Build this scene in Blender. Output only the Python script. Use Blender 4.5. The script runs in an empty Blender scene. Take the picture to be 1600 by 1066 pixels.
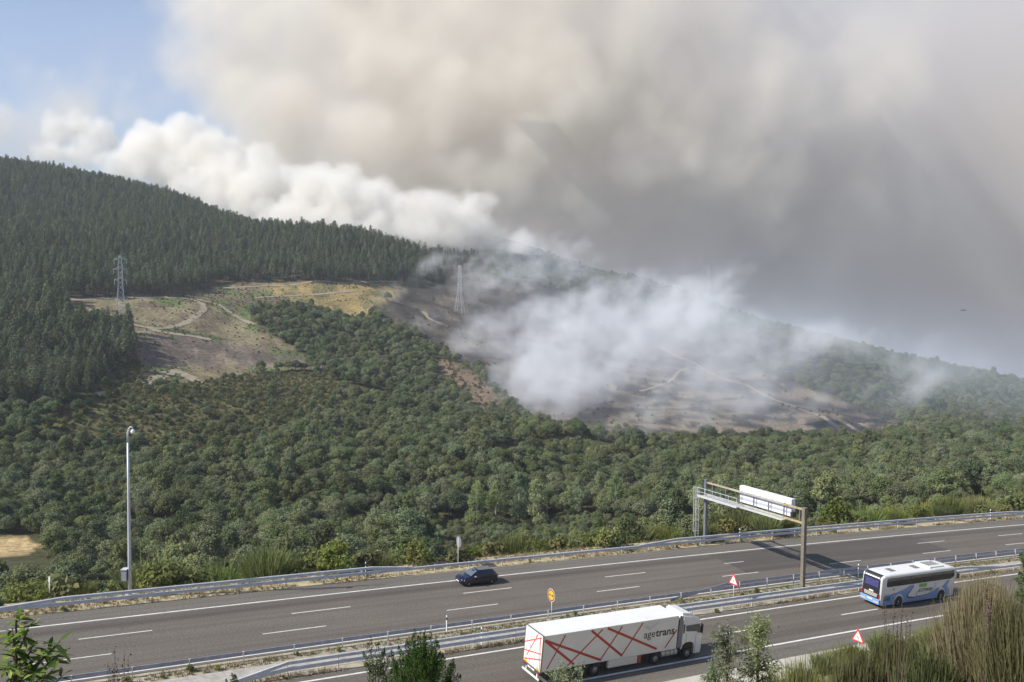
import bpy, bmesh, math, random
import numpy as np
from mathutils import Vector, Matrix

sc = bpy.context.scene
COL = sc.collection
random.seed(7)
RNG = np.random.default_rng(7)
R = math.radians

# ------------------------------------------------------------------ camera
F_PX, PITCH, ROLL = 1413.92, 0.05517, 0.00956
cam = bpy.data.objects.new('camera', bpy.data.cameras.new('camera'))
COL.objects.link(cam)
cam.data.sensor_width = 36.0
cam.data.lens = F_PX / 1600.0 * 36.0
cam.data.clip_start = 0.2
cam.data.clip_end = 30000.0
CAM_M = Matrix.Rotation(math.pi/2 - PITCH, 4, 'X') @ Matrix.Rotation(ROLL, 4, 'Z')
cam.matrix_world = CAM_M
sc.camera = cam

# ------------------------------------------------------------------ sky and sun
SUN_TO = Vector((1.11, 0.42, -1.0)).normalized()          # the way the light travels
world = bpy.data.worlds.new('World')
sc.world = world
world.use_nodes = True
wt = world.node_tree
bg = wt.nodes['Background']
sky = wt.nodes.new('ShaderNodeTexSky')
sky.sky_type = 'NISHITA'
sky.sun_disc = False
sky.sun_elevation = math.asin(-SUN_TO.z)
sky.sun_rotation = math.atan2(-SUN_TO.x, -SUN_TO.y)
sky.altitude = 900
sky.air_density = 1.0
sky.dust_density = 1.0
sky.ozone_density = 6.0
bg.inputs[1].default_value = 0.085
wt.links.new(sky.outputs[0], bg.inputs[0])
sun = bpy.data.objects.new('sun', bpy.data.lights.new('sun', 'SUN'))
COL.objects.link(sun)
sun.data.energy = 4.2
sun.data.angle = R(0.53)
sun.data.color = (1.0, 0.95, 0.87)
sun.rotation_euler = SUN_TO.to_track_quat('-Z', 'Y').to_euler()

sc.view_settings.view_transform = 'Standard'
sc.view_settings.look = 'None'
sc.view_settings.exposure = 0.85
sc.view_settings.gamma = 1.0
sc.cycles.use_denoising = True
sc.cycles.use_adaptive_sampling = True
sc.cycles.adaptive_threshold = 0.012
sc.cycles.max_bounces = 12
sc.cycles.diffuse_bounces = 2
sc.cycles.glossy_bounces = 2
sc.cycles.transmission_bounces = 3
sc.cycles.transparent_max_bounces = 6
sc.cycles.volume_bounces = 8
sc.cycles.volume_step_rate = 4.0
sc.cycles.volume_max_steps = 256
sc.cycles.caustics_reflective = False
sc.cycles.caustics_refractive = False

# ------------------------------------------------------------------ projection helpers
_f = Vector((0, math.cos(PITCH), -math.sin(PITCH)))
_u = Vector((0, math.sin(PITCH), math.cos(PITCH)))
_r = Vector((1, 0, 0))
def at(u, v, d):
    """the point of the place seen at photo pixel (u, v), d metres ahead"""
    a0, b0 = u - 800.0, v - 533.0
    k = 1.0 + ROLL*ROLL
    a = (a0 + ROLL*b0)/k
    b = (b0 - ROLL*a0)/k
    return (_r*(a/F_PX) + _u*(-b/F_PX) + _f)*d
def px(P):
    """photo pixels of an (N, 3) array"""
    P = np.asarray(P, float)
    d = P @ np.array(_f)
    d = np.where(d < 0.1, 0.1, d)
    a = F_PX*(P @ np.array(_r))/d
    b = -F_PX*(P @ np.array(_u))/d
    return 800 + a - ROLL*b, 533 + b + ROLL*a, d

# ------------------------------------------------------------------ the motorway's alignment
PHI, KAP, KAP2, GR, BK = 0.5394, -0.0002777, -2.292e-06, -0.05636, 0.05527
X0, Y0, Z0 = -33.809, 69.634, -27.626
NZ, GN = -0.1242, -0.05541
_S = np.arange(-400, 900.5, 0.5)
_sc = np.clip(_S, -80, 260)
_ph = PHI + KAP*_sc + KAP2*_sc*_sc
_i0 = int(np.argmin(abs(_S)))
_cx = np.concatenate([[0], np.cumsum((np.cos(_ph[1:]) + np.cos(_ph[:-1]))*0.25)])
_cy = np.concatenate([[0], np.cumsum((np.sin(_ph[1:]) + np.sin(_ph[:-1]))*0.25)])
_cx += X0 - _cx[_i0]
_cy += Y0 - _cy[_i0]
def smooth(a, b, x):
    t = np.clip((np.asarray(x, float) - a)/(b - a), 0, 1)
    return t*t*(3 - 2*t)
def road_z(s, w):
    z = Z0 + GR*np.asarray(s, float) + BK*np.asarray(w, float)
    return z + smooth(-8.6, -11.2, w)*(NZ + (GN - GR)*s)
def road(s, w, h=0.0):
    p = np.interp(s, _S, _ph)
    x = np.interp(s, _S, _cx) - np.sin(p)*w
    y = np.interp(s, _S, _cy) + np.cos(p)*w
    return np.stack(np.broadcast_arrays(x, y, road_z(s, w) + h), -1)
def road_sw(x, y):
    s = (x - X0)*math.cos(PHI) + (y - Y0)*math.sin(PHI)
    for _ in range(4):
        p = np.interp(s, _S, _ph)
        dx = x - np.interp(s, _S, _cx)
        dy = y - np.interp(s, _S, _cy)
        s = s + dx*np.cos(p) + dy*np.sin(p)
    p = np.interp(s, _S, _ph)
    w = -(x - np.interp(s, _S, _cx))*np.sin(p) + (y - np.interp(s, _S, _cy))*np.cos(p)
    return s, w
def road_frame(s, w, heading=1):
    """matrix at a point of the road: x along travel, z up from the surface"""
    o = Vector(road(s, w))
    t = (Vector(road(s + 1, w)) - Vector(road(s - 1, w))).normalized()*heading
    n = (Vector(road(s, w + 1)) - Vector(road(s, w - 1))).normalized()*heading
    z = t.cross(n).normalized()
    n = z.cross(t)
    M = Matrix((t, n, z)).transposed().to_4x4()
    M.translation = o
    return M

# ------------------------------------------------------------------ terrain heights
CTRL = """
0 990 130;100 985 135;300 975 135;500 952 145;700 940 148;900 912 155;1100 872 170;1300 838 172;1500 803 182;1700 778 195;100 912 190;300 902 192;500 892 192;700 882 196;900 862 202;1100 828 208;1300 800 215;1500 778 225
-200 890 200;0 878 208;60 862 230;270 842 258;420 826 265;550 816 275;800 816 300;1000 792 300;1200 776 312;1400 762 322;1600 748 332;1800 740 340
50 785 285;-200 800 280;250 755 320;500 724 368;700 694 430;800 742 368;1000 738 398;1200 722 430;1400 702 480;1600 702 480;1800 705 480
50 705 360;250 692 390;400 690 395;600 704 400;50 640 412;250 642 450;500 642 480;-200 650 400
50 562 492;250 602 500;250 552 560;500 582 580;700 622 560;850 655 540;1000 690 480
50 507 562;250 512 620;250 470 690;500 522 690;700 562 680;850 602 640;1000 622 640;1200 690 500;1400 642 620;1600 652 600
50 470 640;50 430 720;250 442 760;500 470 780;500 440 820;700 502 820;850 540 760;850 482 900;1000 562 800;1000 502 1000;1200 620 640;1200 560 800
50 380 850;250 400 850;500 402 900;640 416 950;700 450 930;850 440 1020;1400 602 740;1600 626 690
50 320 1050;250 352 1000;500 378 960;430 372 990
50 268 1250;-200 262 1300;-500 270 1350;250 312 1120;150 288 1190;340 348 1080
740 372 1290;900 417 1240;1000 446 1190;1107 476 1120;1300 537 940;1450 578 840;1600 617 740;1800 655 680;2100 690 640
-500 800 280;-500 650 420;-500 450 700;2100 760 360;2100 720 520
"""
_pts = []
for row in CTRL.replace('\n', ';').split(';'):
    if row.strip():
        u, v, d = map(float, row.split())
        _pts.append(tuple(at(u, v, d)))
_ridge = [(50, 268, 1250), (-200, 262, 1300), (-500, 270, 1350), (250, 312, 1120), (740, 372, 1290), (900, 417, 1240),
          (1107, 476, 1120), (1300, 537, 940), (1450, 578, 840), (1600, 617, 740), (1800, 655, 680), (2100, 690, 640), (430, 372, 990), (560, 385, 960)]
for u, v, d in _ridge:
    p = at(u, v, d)
    for dd, dz in ((260, -34), (700, -90), (1500, -140)):
        if u in (430, 560):
            if dd > 260: continue
            dz = -12
        k = (d + dd)/d
        _pts.append((p.x*k, p.y*k, p.z + dz))
for s in range(-150, 330, 30):
    for w, dz in ((9, -0.4), (17, -5.0), (30, -12.0)):
        p = road(s, w, dz)
        _pts.append(tuple(p))
_C = np.array(_pts)
_K = 600.0
def _phi(r2):
    return 0.5*r2*np.log(r2 + 1e-9)
def _fit():
    n = len(_C)
    q = _C[:, :2]/_K
    d2 = ((q[:, None] - q[None])**2).sum(-1)
    A = np.zeros((n + 3, n + 3))
    A[:n, :n] = _phi(d2) + np.eye(n)*2e-5
    A[:n, n] = 1
    A[:n, n+1:] = q
    A[n:, :n] = A[:n, n:].T
    b = np.zeros(n + 3)
    b[:n] = _C[:, 2]
    return np.linalg.solve(A, b)
_W = _fit()
def tps(x, y):
    x = np.asarray(x, float).ravel()
    y = np.asarray(y, float).ravel()
    out = np.empty(len(x))
    n = len(_C)
    for i in range(0, len(x), 4000):
        q = np.stack([x[i:i+4000], y[i:i+4000]], 1)/_K
        d2 = ((q[:, None] - _C[None, :, :2]/_K)**2).sum(-1)
        out[i:i+4000] = _phi(d2) @ _W[:n] + _W[n] + q @ _W[n+1:]
    return out
def lattice(x, y, size, seed):
    """smooth value noise"""
    g = np.random.default_rng(seed).normal(size=(64, 64))
    fx, fy = x/size, y/size
    ix, iy = np.floor(fx).astype(int), np.floor(fy).astype(int)
    tx, ty = fx - ix, fy - iy
    tx, ty = tx*tx*(3 - 2*tx), ty*ty*(3 - 2*ty)
    G = lambda a, b: g[a % 64, b % 64]
    return (G(ix, iy)*(1-tx) + G(ix+1, iy)*tx)*(1-ty) + (G(ix, iy+1)*(1-tx) + G(ix+1, iy+1)*tx)*ty
def height(x, y):
    x = np.asarray(x, float).ravel()
    y = np.asarray(y, float).ravel()
    s, w = road_sw(x, y)
    T = tps(x, y)
    rel = lattice(x, y, 90, 1)*3.2 + lattice(x, y, 34, 2)*1.3
    T = T + rel*smooth(60, 250, w)
    far = np.where(w > 8, 1, 0)
    edge = road_z(s, np.full_like(s, 9.0)) - 0.3
    zf = edge + (T - edge)*smooth(9, 15, w)
    zm = road_z(s, w) - 0.7
    zn0 = road_z(s, np.full_like(s, -25.4)) - 0.1
    up = np.clip(-w - 25.4, 0, None)
    zn = zn0 + 0.477*np.minimum(up, 38.6) + 0.8*np.clip(up - 38.6, 0, None) + lattice(x, y, 7, 3)*0.25*smooth(0, 4, up)
    cap = -1.75 - 0.02*np.hypot(x, y)
    zn = -np.logaddexp(-zn/1.2, -cap/1.2)*1.2
    k1 = smooth(7.2, 9.0, w)
    k2 = smooth(-24.6, -25.8, w)
    return zm*(1-k1)*(1-k2) + zf*k1 + zn*k2
def hz(x, y):
    return float(height([x], [y])[0])
def ray_ground(u, v, d0=60.0, d1=2600.0):
    """the first ground point seen along a photo pixel beyond d0"""
    n = 900
    d = d0*(d1/d0)**np.linspace(0, 1, n)
    P = np.array([tuple(at(u, v, 1.0))])*d[:, None]
    z = height(P[:, 0], P[:, 1])
    hit = np.nonzero(P[:, 2] <= z)[0]
    i = hit[0] if len(hit) else n - 1
    return Vector((P[i, 0], P[i, 1], z[i]))

# ------------------------------------------------------------------ object helpers
def tag(o, label=None, cat=None, group=None, kind=None):
    if label: o['label'] = label
    if cat: o['category'] = cat
    if group: o['group'] = group
    if kind: o['kind'] = kind
    return o
def empty(name, loc=(0, 0, 0), rz=0.0, M=None):
    o = bpy.data.objects.new(name, None)
    COL.objects.link(o)
    o.empty_display_size = 0.3
    if M is not None:
        o.matrix_world = M
    else:
        o.location = loc
        o.rotation_euler = (0, 0, rz)
    return o
def mesh_np(name, V, Q, mats=(), smooth_=False, attrs=None, uv=None):
    """mesh from an (N,3) array and an (M,k) face array"""
    me = bpy.data.meshes.new(name)
    V = np.asarray(V, np.float32)
    me.vertices.add(len(V))
    me.vertices.foreach_set('co', V.ravel())
    if Q is not None and len(Q):
        Q = np.asarray(Q, np.int32)
        k = Q.shape[1]
        me.loops.add(Q.size)
        me.loops.foreach_set('vertex_index', Q.ravel())
        me.polygons.add(len(Q))
        me.polygons.foreach_set('loop_start', np.arange(len(Q), dtype=np.int32)*k)
        me.polygons.foreach_set('use_smooth', np.full(len(Q), smooth_, bool))
    for m in mats:
        me.materials.append(m)
    for nm, (typ, dat) in (attrs or {}).items():
        a = me.attributes.new(nm, typ, 'POINT')
        a.data.foreach_set('color' if typ == 'FLOAT_COLOR' else 'value', np.asarray(dat, np.float32 if typ != 'INT' else np.int32).ravel())
    if uv is not None:
        l = me.uv_layers.new(name='UVMap')
        l.data.foreach_set('uv', np.asarray(uv, np.float32)[Q.ravel()].ravel())
    me.update(calc_edges=True)
    me.validate()
    return me
def link(name, me, parent=None, M=None):
    o = bpy.data.objects.new(name, me)
    COL.objects.link(o)
    if parent is not None:
        o.parent = parent
    if M is not None:
        if parent is not None: o.matrix_local = M
        else: o.matrix_world = M
    return o

class MB:
    """collects simple solids; build() links them as one mesh object"""
    def __init__(s):
        s.v, s.f, s.m, s.sm = [], [], [], []
    def poly(s, pts, faces, mi=0, sm=False):
        b = len(s.v)
        s.v += [tuple(p) for p in pts]
        for f in faces:
            s.f.append(tuple(i + b for i in f)); s.m.append(mi); s.sm.append(sm)
        return s
    def box(s, x0, x1, y0, y1, z0, z1, mi=0, c=0.0):
        if c <= 0:
            p = [(x, y, z) for z in (z0, z1) for y in (y0, y1) for x in (x0, x1)]
            return s.poly(p, [(0, 2, 3, 1), (4, 5, 7, 6), (0, 1, 5, 4), (2, 6, 7, 3), (0, 4, 6, 2), (1, 3, 7, 5)], mi)
        # chamfered on every edge
        bm = bmesh.new()
        bmesh.ops.create_cube(bm, size=1.0)
        for v in bm.verts:
            v.co = Vector(((x0 + x1)/2 + v.co.x*(x1 - x0), (y0 + y1)/2 + v.co.y*(y1 - y0), (z0 + z1)/2 + v.co.z*(z1 - z0)))
        bmesh.ops.bevel(bm, geom=bm.edges[:], offset=c, segments=2, affect='EDGES', profile=0.6)
        bm.verts.index_update()
        s.poly([v.co for v in bm.verts], [[v.index for v in f.verts] for f in bm.faces], mi)
        bm.free()
        return s
    def prism(s, pts, axis, a, b, mi=0):
        """a polygon in the two other axes, extruded from a to b along axis"""
        n = len(pts)
        def P(p, t):
            q = list(p); q.insert(axis, t); return tuple(q)
        v = [P(p, a) for p in pts] + [P(p, b) for p in pts]
        f = [tuple(range(n))[::-1], tuple(range(n, 2*n))] + [(i, (i+1) % n, (i+1) % n + n, i + n) for i in range(n)]
        return s.poly(v, f, mi)
    def bar(s, a, b, r, mi=0, n=6, r2=None):
        a, b = Vector(a), Vector(b)
        d = (b - a)
        if d.length < 1e-6: return s
        d.normalize()
        x = d.orthogonal().normalized(); y = d.cross(x)
        r2 = r if r2 is None else r2
        v = [a + (x*math.cos(t) + y*math.sin(t))*r for t in [2*math.pi*i/n for i in range(n)]]
        v += [b + (x*math.cos(t) + y*math.sin(t))*r2 for t in [2*math.pi*i/n for i in range(n)]]
        f = [tuple(range(n))[::-1], tuple(range(n, 2*n))] + [(i, (i+1) % n, (i+1) % n + n, i + n) for i in range(n)]
        return s.poly(v, f, mi, n > 6)
    def cyl(s, c, axis, r, a, b, mi=0, n=20, r2=None):
        p = [list(c), list(c)]
        p[0][axis] = a; p[1][axis] = b
        return s.bar(p[0], p[1], r, mi, n, r2)
    def tube(s, path, radii, mi=0, n=6):
        path = [Vector(p) for p in path]
        if not hasattr(radii, '__len__'): radii = [radii]*len(path)
        rings = []
        x = None
        for i, p in enumerate(path):
            d = (path[min(i+1, len(path)-1)] - path[max(i-1, 0)]).normalized()
            if x is None: x = d.orthogonal().normalized()
            x = (x - d*x.dot(d)).normalized(); y = d.cross(x)
            rings.append([p + (x*math.cos(2*math.pi*k/n) + y*math.sin(2*math.pi*k/n))*radii[i] for k in range(n)])
        v = [q for r_ in rings for q in r_]
        f = [(i*n + k, i*n + (k+1) % n, (i+1)*n + (k+1) % n, (i+1)*n + k) for i in range(len(path)-1) for k in range(n)]
        f += [tuple(range(n))[::-1], tuple(range((len(path)-1)*n, len(path)*n))]
        return s.poly(v, f, mi, True)
    def mesh(s, name, mats):
        me = bpy.data.meshes.new(name)
        me.from_pydata(s.v, [], s.f)
        for m in (mats if isinstance(mats, (list, tuple)) else [mats]):
            me.materials.append(m)
        me.polygons.foreach_set('material_index', s.m)
        me.polygons.foreach_set('use_smooth', s.sm)
        me.update()
        return me
    def build(s, name, mats, parent=None, M=None):
        return link(name, s.mesh(name, mats), parent, M)

# ------------------------------------------------------------------ materials
MATS = {}
def rgb(*c):
    return tuple(c) + (1.0,)
def mat(name, col, rough=0.6, metal=0.0, noise=0.0, scale=5.0, bump=0.0, spec=0.5, coat=0.0, detail=5.0, stretch=None):
    """plain principled surface with a little procedural variation"""
    if name in MATS: return MATS[name]
    m = bpy.data.materials.new(name)
    MATS[name] = m
    m.use_nodes = True
    nt = m.node_tree
    b = nt.nodes['Principled BSDF']
    b.inputs['Roughness'].default_value = rough
    b.inputs['Metallic'].default_value = metal
    b.inputs['Specular IOR Level'].default_value = spec
    b.inputs['Coat Weight'].default_value = coat
    b.inputs['Base Color'].default_value = rgb(*col)
    if noise or bump:
        tc = nt.nodes.new('ShaderNodeTexCoord')
        n = nt.nodes.new('ShaderNodeTexNoise')
        n.inputs['Scale'].default_value = scale
        n.inputs['Detail'].default_value = detail
        src = tc.outputs['Object']
        if stretch:
            mp = nt.nodes.new('ShaderNodeMapping')
            mp.inputs['Scale'].default_value = stretch
            nt.links.new(src, mp.inputs[0]); src = mp.outputs[0]
        nt.links.new(src, n.inputs['Vector'])
        if noise:
            mx = nt.nodes.new('ShaderNodeMix'); mx.data_type = 'RGBA'
            mr = nt.nodes.new('ShaderNodeMapRange')
            mr.inputs[1].default_value = 0.3; mr.inputs[2].default_value = 0.7
            nt.links.new(n.outputs[0], mr.inputs[0]); nt.links.new(mr.outputs[0], mx.inputs[0])
            mx.inputs[6].default_value = rgb(*[c*(1 - noise) for c in col])
            mx.inputs[7].default_value = rgb(*[min(1, c*(1 + noise)) for c in col])
            nt.links.new(mx.outputs[2], b.inputs['Base Color'])
        if bump:
            bp = nt.nodes.new('ShaderNodeBump'); bp.inputs['Strength'].default_value = bump
            nt.links.new(n.outputs[0], bp.inputs['Height']); nt.links.new(bp.outputs[0], b.inputs['Normal'])
    return m
def leaf_mat(name, dark, light, trans=0.25, rough=0.7):
    """foliage: colour differs from plant to plant and from leaf to leaf"""
    m = bpy.data.materials.new(name)
    MATS[name] = m
    m.use_nodes = True
    nt = m.node_tree
    N, L = nt.nodes, nt.links.new
    N.clear()
    out = N.new('ShaderNodeOutputMaterial')
    oi = N.new('ShaderNodeObjectInfo')
    at_ = N.new('ShaderNodeAttribute'); at_.attribute_name = 'leafrand'
    a = N.new('ShaderNodeMath'); a.operation = 'MULTIPLY_ADD'; a.inputs[1].default_value = 0.55; a.inputs[2].default_value = 0.0
    L(oi.outputs['Random'], a.inputs[0])
    a2 = N.new('ShaderNodeMath'); a2.operation = 'MULTIPLY_ADD'; a2.inputs[1].default_value = 0.45
    L(at_.outputs['Fac'], a2.inputs[0]); L(a.outputs[0], a2.inputs[2])
    mx = N.new('ShaderNodeMix'); mx.data_type = 'RGBA'
    mx.inputs[6].default_value = rgb(*dark); mx.inputs[7].default_value = rgb(*light)
    L(a2.outputs[0], mx.inputs[0])
    def rnd(mul, lo, hi):
        q = N.new('ShaderNodeMath'); q.operation = 'MULTIPLY'; q.inputs[1].default_value = mul; L(oi.outputs['Random'], q.inputs[0])
        fr = N.new('ShaderNodeMath'); fr.operation = 'FRACT'; L(q.outputs[0], fr.inputs[0])
        mr = N.new('ShaderNodeMapRange'); mr.inputs[3].default_value = lo; mr.inputs[4].default_value = hi; L(fr.outputs[0], mr.inputs[0])
        return mr.outputs[0]
    hs = N.new('ShaderNodeHueSaturation')
    L(mx.outputs[2], hs.inputs['Color']); L(rnd(37.7, 0.475, 0.525), hs.inputs['Hue']); L(rnd(91.3, 0.78, 1.12), hs.inputs['Saturation']); L(rnd(53.9, 0.72, 1.25), hs.inputs['Value'])
    d = N.new('ShaderNodeBsdfDiffuse'); t = N.new('ShaderNodeBsdfTranslucent')
    L(hs.outputs[0], d.inputs[0]); L(hs.outputs[0], t.inputs[0])
    ms = N.new('ShaderNodeMixShader'); ms.inputs[0].default_value = trans
    L(d.outputs[0], ms.inputs[1]); L(t.outputs[0], ms.inputs[2])
    L(ms.outputs[0], out.inputs['Surface'])
    return m

leaf_mat('oak_leaf', (0.078, 0.104, 0.044), (0.220, 0.245, 0.118), 0.18)
leaf_mat('pine_leaf', (0.078, 0.102, 0.058), (0.185, 0.208, 0.108), 0.15)
leaf_mat('poplar_leaf', (0.165, 0.220, 0.095), (0.280, 0.340, 0.150), 0.35)
leaf_mat('scrub_leaf', (0.095, 0.105, 0.040), (0.190, 0.180, 0.075))
leaf_mat('bush_leaf', (0.110, 0.138, 0.038), (0.260, 0.280, 0.084), 0.3)
leaf_mat('burnt_leaf', (0.035, 0.026, 0.020), (0.095, 0.060, 0.038), 0.1)
leaf_mat('straw', (0.30, 0.23, 0.10), (0.52, 0.42, 0.20), 0.3)
leaf_mat('weed', (0.07, 0.12, 0.03), (0.16, 0.22, 0.06), 0.3)
mat('bark', (0.10, 0.075, 0.055), 0.9, noise=0.3, scale=8)
mat('pine_bark', (0.15, 0.10, 0.075), 0.9, noise=0.3, scale=4)
mat('pale_bark', (0.36, 0.34, 0.30), 0.8, noise=0.25, scale=4)
mat('galv', (0.62, 0.63, 0.65), 0.45, 0.12, noise=0.12, scale=1.5)
mat('galv_dull', (0.42, 0.42, 0.42), 0.55, 0.15, noise=0.2, scale=3)
mat('galv_white', (0.62, 0.63, 0.64), 0.5, 0.35, noise=0.1, scale=2)
mat('weathered_steel', (0.19, 0.165, 0.125), 0.7, 0.15, noise=0.2, scale=2)
mat('rust_yellow', (0.37, 0.30, 0.19), 0.7, 0.1, noise=0.3, scale=3)
mat('white_paint', (0.78, 0.78, 0.76), 0.35, noise=0.03, scale=2, coat=0.3)
mat('black_rubber', (0.025, 0.025, 0.026), 0.8, noise=0.2, scale=6)
mat('dark_glass', (0.012, 0.014, 0.016), 0.06, 0.0, spec=0.7)
mat('black_plastic', (0.022, 0.022, 0.024), 0.5)
mat('concrete', (0.46, 0.43, 0.37), 0.9, noise=0.14, scale=0.9, bump=0.15)

def ground_material():
    m = bpy.data.materials.new('hillside_ground')
    m.use_nodes = True
    nt = m.node_tree
    N, L = nt.nodes, nt.links.new
    b = N['Principled BSDF']
    b.inputs['Roughness'].default_value = 0.95
    b.inputs['Specular IOR Level'].default_value = 0.1
    at_ = N.new('ShaderNodeAttribute'); at_.attribute_name = 'cover'
    geo = N.new('ShaderNodeNewGeometry')
    def noise(s, d=6):
        n = N.new('ShaderNodeTexNoise'); n.inputs['Scale'].default_value = s; n.inputs['Detail'].default_value = d; n.inputs['Roughness'].default_value = 0.65
        L(geo.outputs['Position'], n.inputs['Vector']); return n
    n1, n2 = noise(0.05), noise(0.45)
    def rng(n, lo, hi, a, b_):
        r = N.new('ShaderNodeMapRange'); r.inputs[1].default_value = lo; r.inputs[2].default_value = hi; r.inputs[3].default_value = a; r.inputs[4].default_value = b_
        L(n.outputs[0], r.inputs[0]); return r
    v1, v2 = rng(n1, .32, .68, .7, 1.3), rng(n2, .3, .7, .45, 1.5)
    mu = N.new('ShaderNodeMath'); mu.operation = 'MULTIPLY'
    L(v1.outputs[0], mu.inputs[0]); L(v2.outputs[0], mu.inputs[1])
    vm = N.new('ShaderNodeVectorMath'); vm.operation = 'SCALE'
    L(at_.outputs['Color'], vm.inputs[0]); L(mu.outputs[0], vm.inputs['Scale'])
    L(vm.outputs[0], b.inputs['Base Color'])
    bp = N.new('ShaderNodeBump'); bp.inputs['Strength'].default_value = 0.7; bp.inputs['Distance'].default_value = 0.8
    L(n2.outputs[0], bp.inputs['Height']); L(bp.outputs[0], b.inputs['Normal'])
    return m
GROUND = ground_material()

def asphalt_material(name, base, seed, dark=()):
    """worn asphalt: UV is (metres along, metres across), lanes polished along the wheel tracks"""
    m = bpy.data.materials.new(name)
    m.use_nodes = True
    nt = m.node_tree
    N, L = nt.nodes, nt.links.new
    b = N['Principled BSDF']
    b.inputs['Roughness'].default_value = 0.85
    b.inputs['Specular IOR Level'].default_value = 0.3
    uv = N.new('ShaderNodeUVMap')
    def noise(scale, d=5):
        mp = N.new('ShaderNodeMapping'); mp.inputs['Scale'].default_value = scale; mp.inputs['Location'].default_value = (seed, seed*2, 0)
        L(uv.outputs[0], mp.inputs[0])
        n = N.new('ShaderNodeTexNoise'); n.inputs['Scale'].default_value = 1.0; n.inputs['Detail'].default_value = d
        L(mp.outputs[0], n.inputs['Vector']); return n
    def rng(n, lo, hi, a, c):
        r = N.new('ShaderNodeMapRange'); r.inputs[1].default_value = lo; r.inputs[2].default_value = hi; r.inputs[3].default_value = a; r.inputs[4].default_value = c
        L(n.outputs[0], r.inputs[0]); return r
    streak = rng(noise((0.012, 1.3, 1)), .3, .7, .84, 1.14)
    patch = rng(noise((0.12, 0.35, 1)), .3, .7, .93, 1.07)
    grain = rng(noise((5, 7, 1), 4), .3, .7, .74, 1.26)
    p = streak
    for q in (patch, grain):
        mu = N.new('ShaderNodeMath'); mu.operation = 'MULTIPLY'
        L(p.outputs[0], mu.inputs[0]); L(q.outputs[0], mu.inputs[1]); p = mu
    sep = N.new('ShaderNodeSeparateXYZ'); L(uv.outputs[0], sep.inputs[0])
    for w0, half, k in dark:
        sb = N.new('ShaderNodeMath'); sb.operation = 'SUBTRACT'; sb.inputs[1].default_value = w0; L(sep.outputs[1], sb.inputs[0])
        ab = N.new('ShaderNodeMath'); ab.operation = 'ABSOLUTE'; L(sb.outputs[0], ab.inputs[0])
        r = N.new('ShaderNodeMapRange'); r.interpolation_type = 'SMOOTHSTEP'; r.inputs[1].default_value = 0.0; r.inputs[2].default_value = half; r.inputs[3].default_value = k; r.inputs[4].default_value = 1.0
        L(ab.outputs[0], r.inputs[0])
        mu = N.new('ShaderNodeMath'); mu.operation = 'MULTIPLY'; L(p.outputs[0], mu.inputs[0]); L(r.outputs[0], mu.inputs[1]); p = mu
    vm = N.new('ShaderNodeVectorMath'); vm.operation = 'SCALE'
    vm.inputs[0].default_value = base
    L(p.outputs[0], vm.inputs['Scale']); L(vm.outputs[0], b.inputs['Base Color'])
    return m
ASPH = asphalt_material('worn_asphalt', (0.132, 0.114, 0.094), 3.0, ((2.1, 1.3, 0.70), (-1.2, 0.6, 0.92), (-2.6, 0.6, 0.92), (-5.2, 1.2, 0.93), (-18.0, 1.4, 0.76), (-14.6, 1.2, 0.90)))
ASPH_NEW = asphalt_material('dark_asphalt_patch', (0.086, 0.076, 0.065), 8.0)
ASPH_SH = asphalt_material('shoulder_asphalt', (0.146, 0.130, 0.110), 5.0)
LINE = mat('road_line', (0.66, 0.65, 0.60), 0.7, noise=0.14, scale=1.6)

# ------------------------------------------------------------------ land cover, in photo pixels of the ground
def inside(poly, u, v):
    poly = np.array(poly, float)
    r = np.zeros(len(u), bool)
    j = len(poly) - 1
    for i in range(len(poly)):
        x1, y1 = poly[i]; x2, y2 = poly[j]
        c = ((y1 > v) != (y2 > v)) & (u < (x2 - x1)*(v - y1)/(y2 - y1 + 1e-9) + x1)
        r ^= c
        j = i
    return r
Z_PINE = [(-900, 100), (900, 100), (760, 437), (600, 443), (470, 441), (345, 442), (330, 452), (258, 462), (110, 468), (106, 508), (60, 520), (205, 516), (214, 560), (130, 622), (60, 640), (-900, 660)]
Z_BURN = [(585, 482), (640, 452), (730, 440), (830, 446), (905, 462), (1010, 515), (1130, 560), (1300, 622), (1420, 668), (1370, 690), (1180, 690), (1060, 694), (970, 690), (835, 664), (790, 632), (745, 580), (690, 552), (640, 520), (600, 505)]
Z_CLEAR = [(106, 468), (258, 462), (330, 452), (345, 442), (470, 441), (600, 443), (640, 448), (590, 480), (572, 497), (520, 496), (470, 478), (400, 482), (385, 500), (470, 552), (505, 575), (420, 580), (318, 596), (232, 604), (216, 560), (205, 516), (160, 500), (110, 492)]
Z_BROWN = [(215, 527), (300, 524), (500, 566), (505, 578), (420, 578), (320, 572), (240, 575), (222, 556)]
Z_OCHRE = [(430, 441), (600, 443), (640, 448), (590, 480), (572, 498), (520, 496), (470, 470), (400, 455)]
Z_SCRUB = [(216, 560), (320, 590), (505, 578), (560, 640), (480, 670), (400, 705), (300, 730), (200, 705), (90, 690), (60, 660), (130, 625)]
Z_FIELD = [(-60, 838), (45, 840), (66, 852), (40, 868), (-60, 876)]
Z_FIELD2 = [(222, 826), (300, 824), (296, 838), (236, 842)]
Z_HEATH = [(690, 560), (745, 585), (790, 640), (760, 655), (720, 625), (680, 590)]

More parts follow.
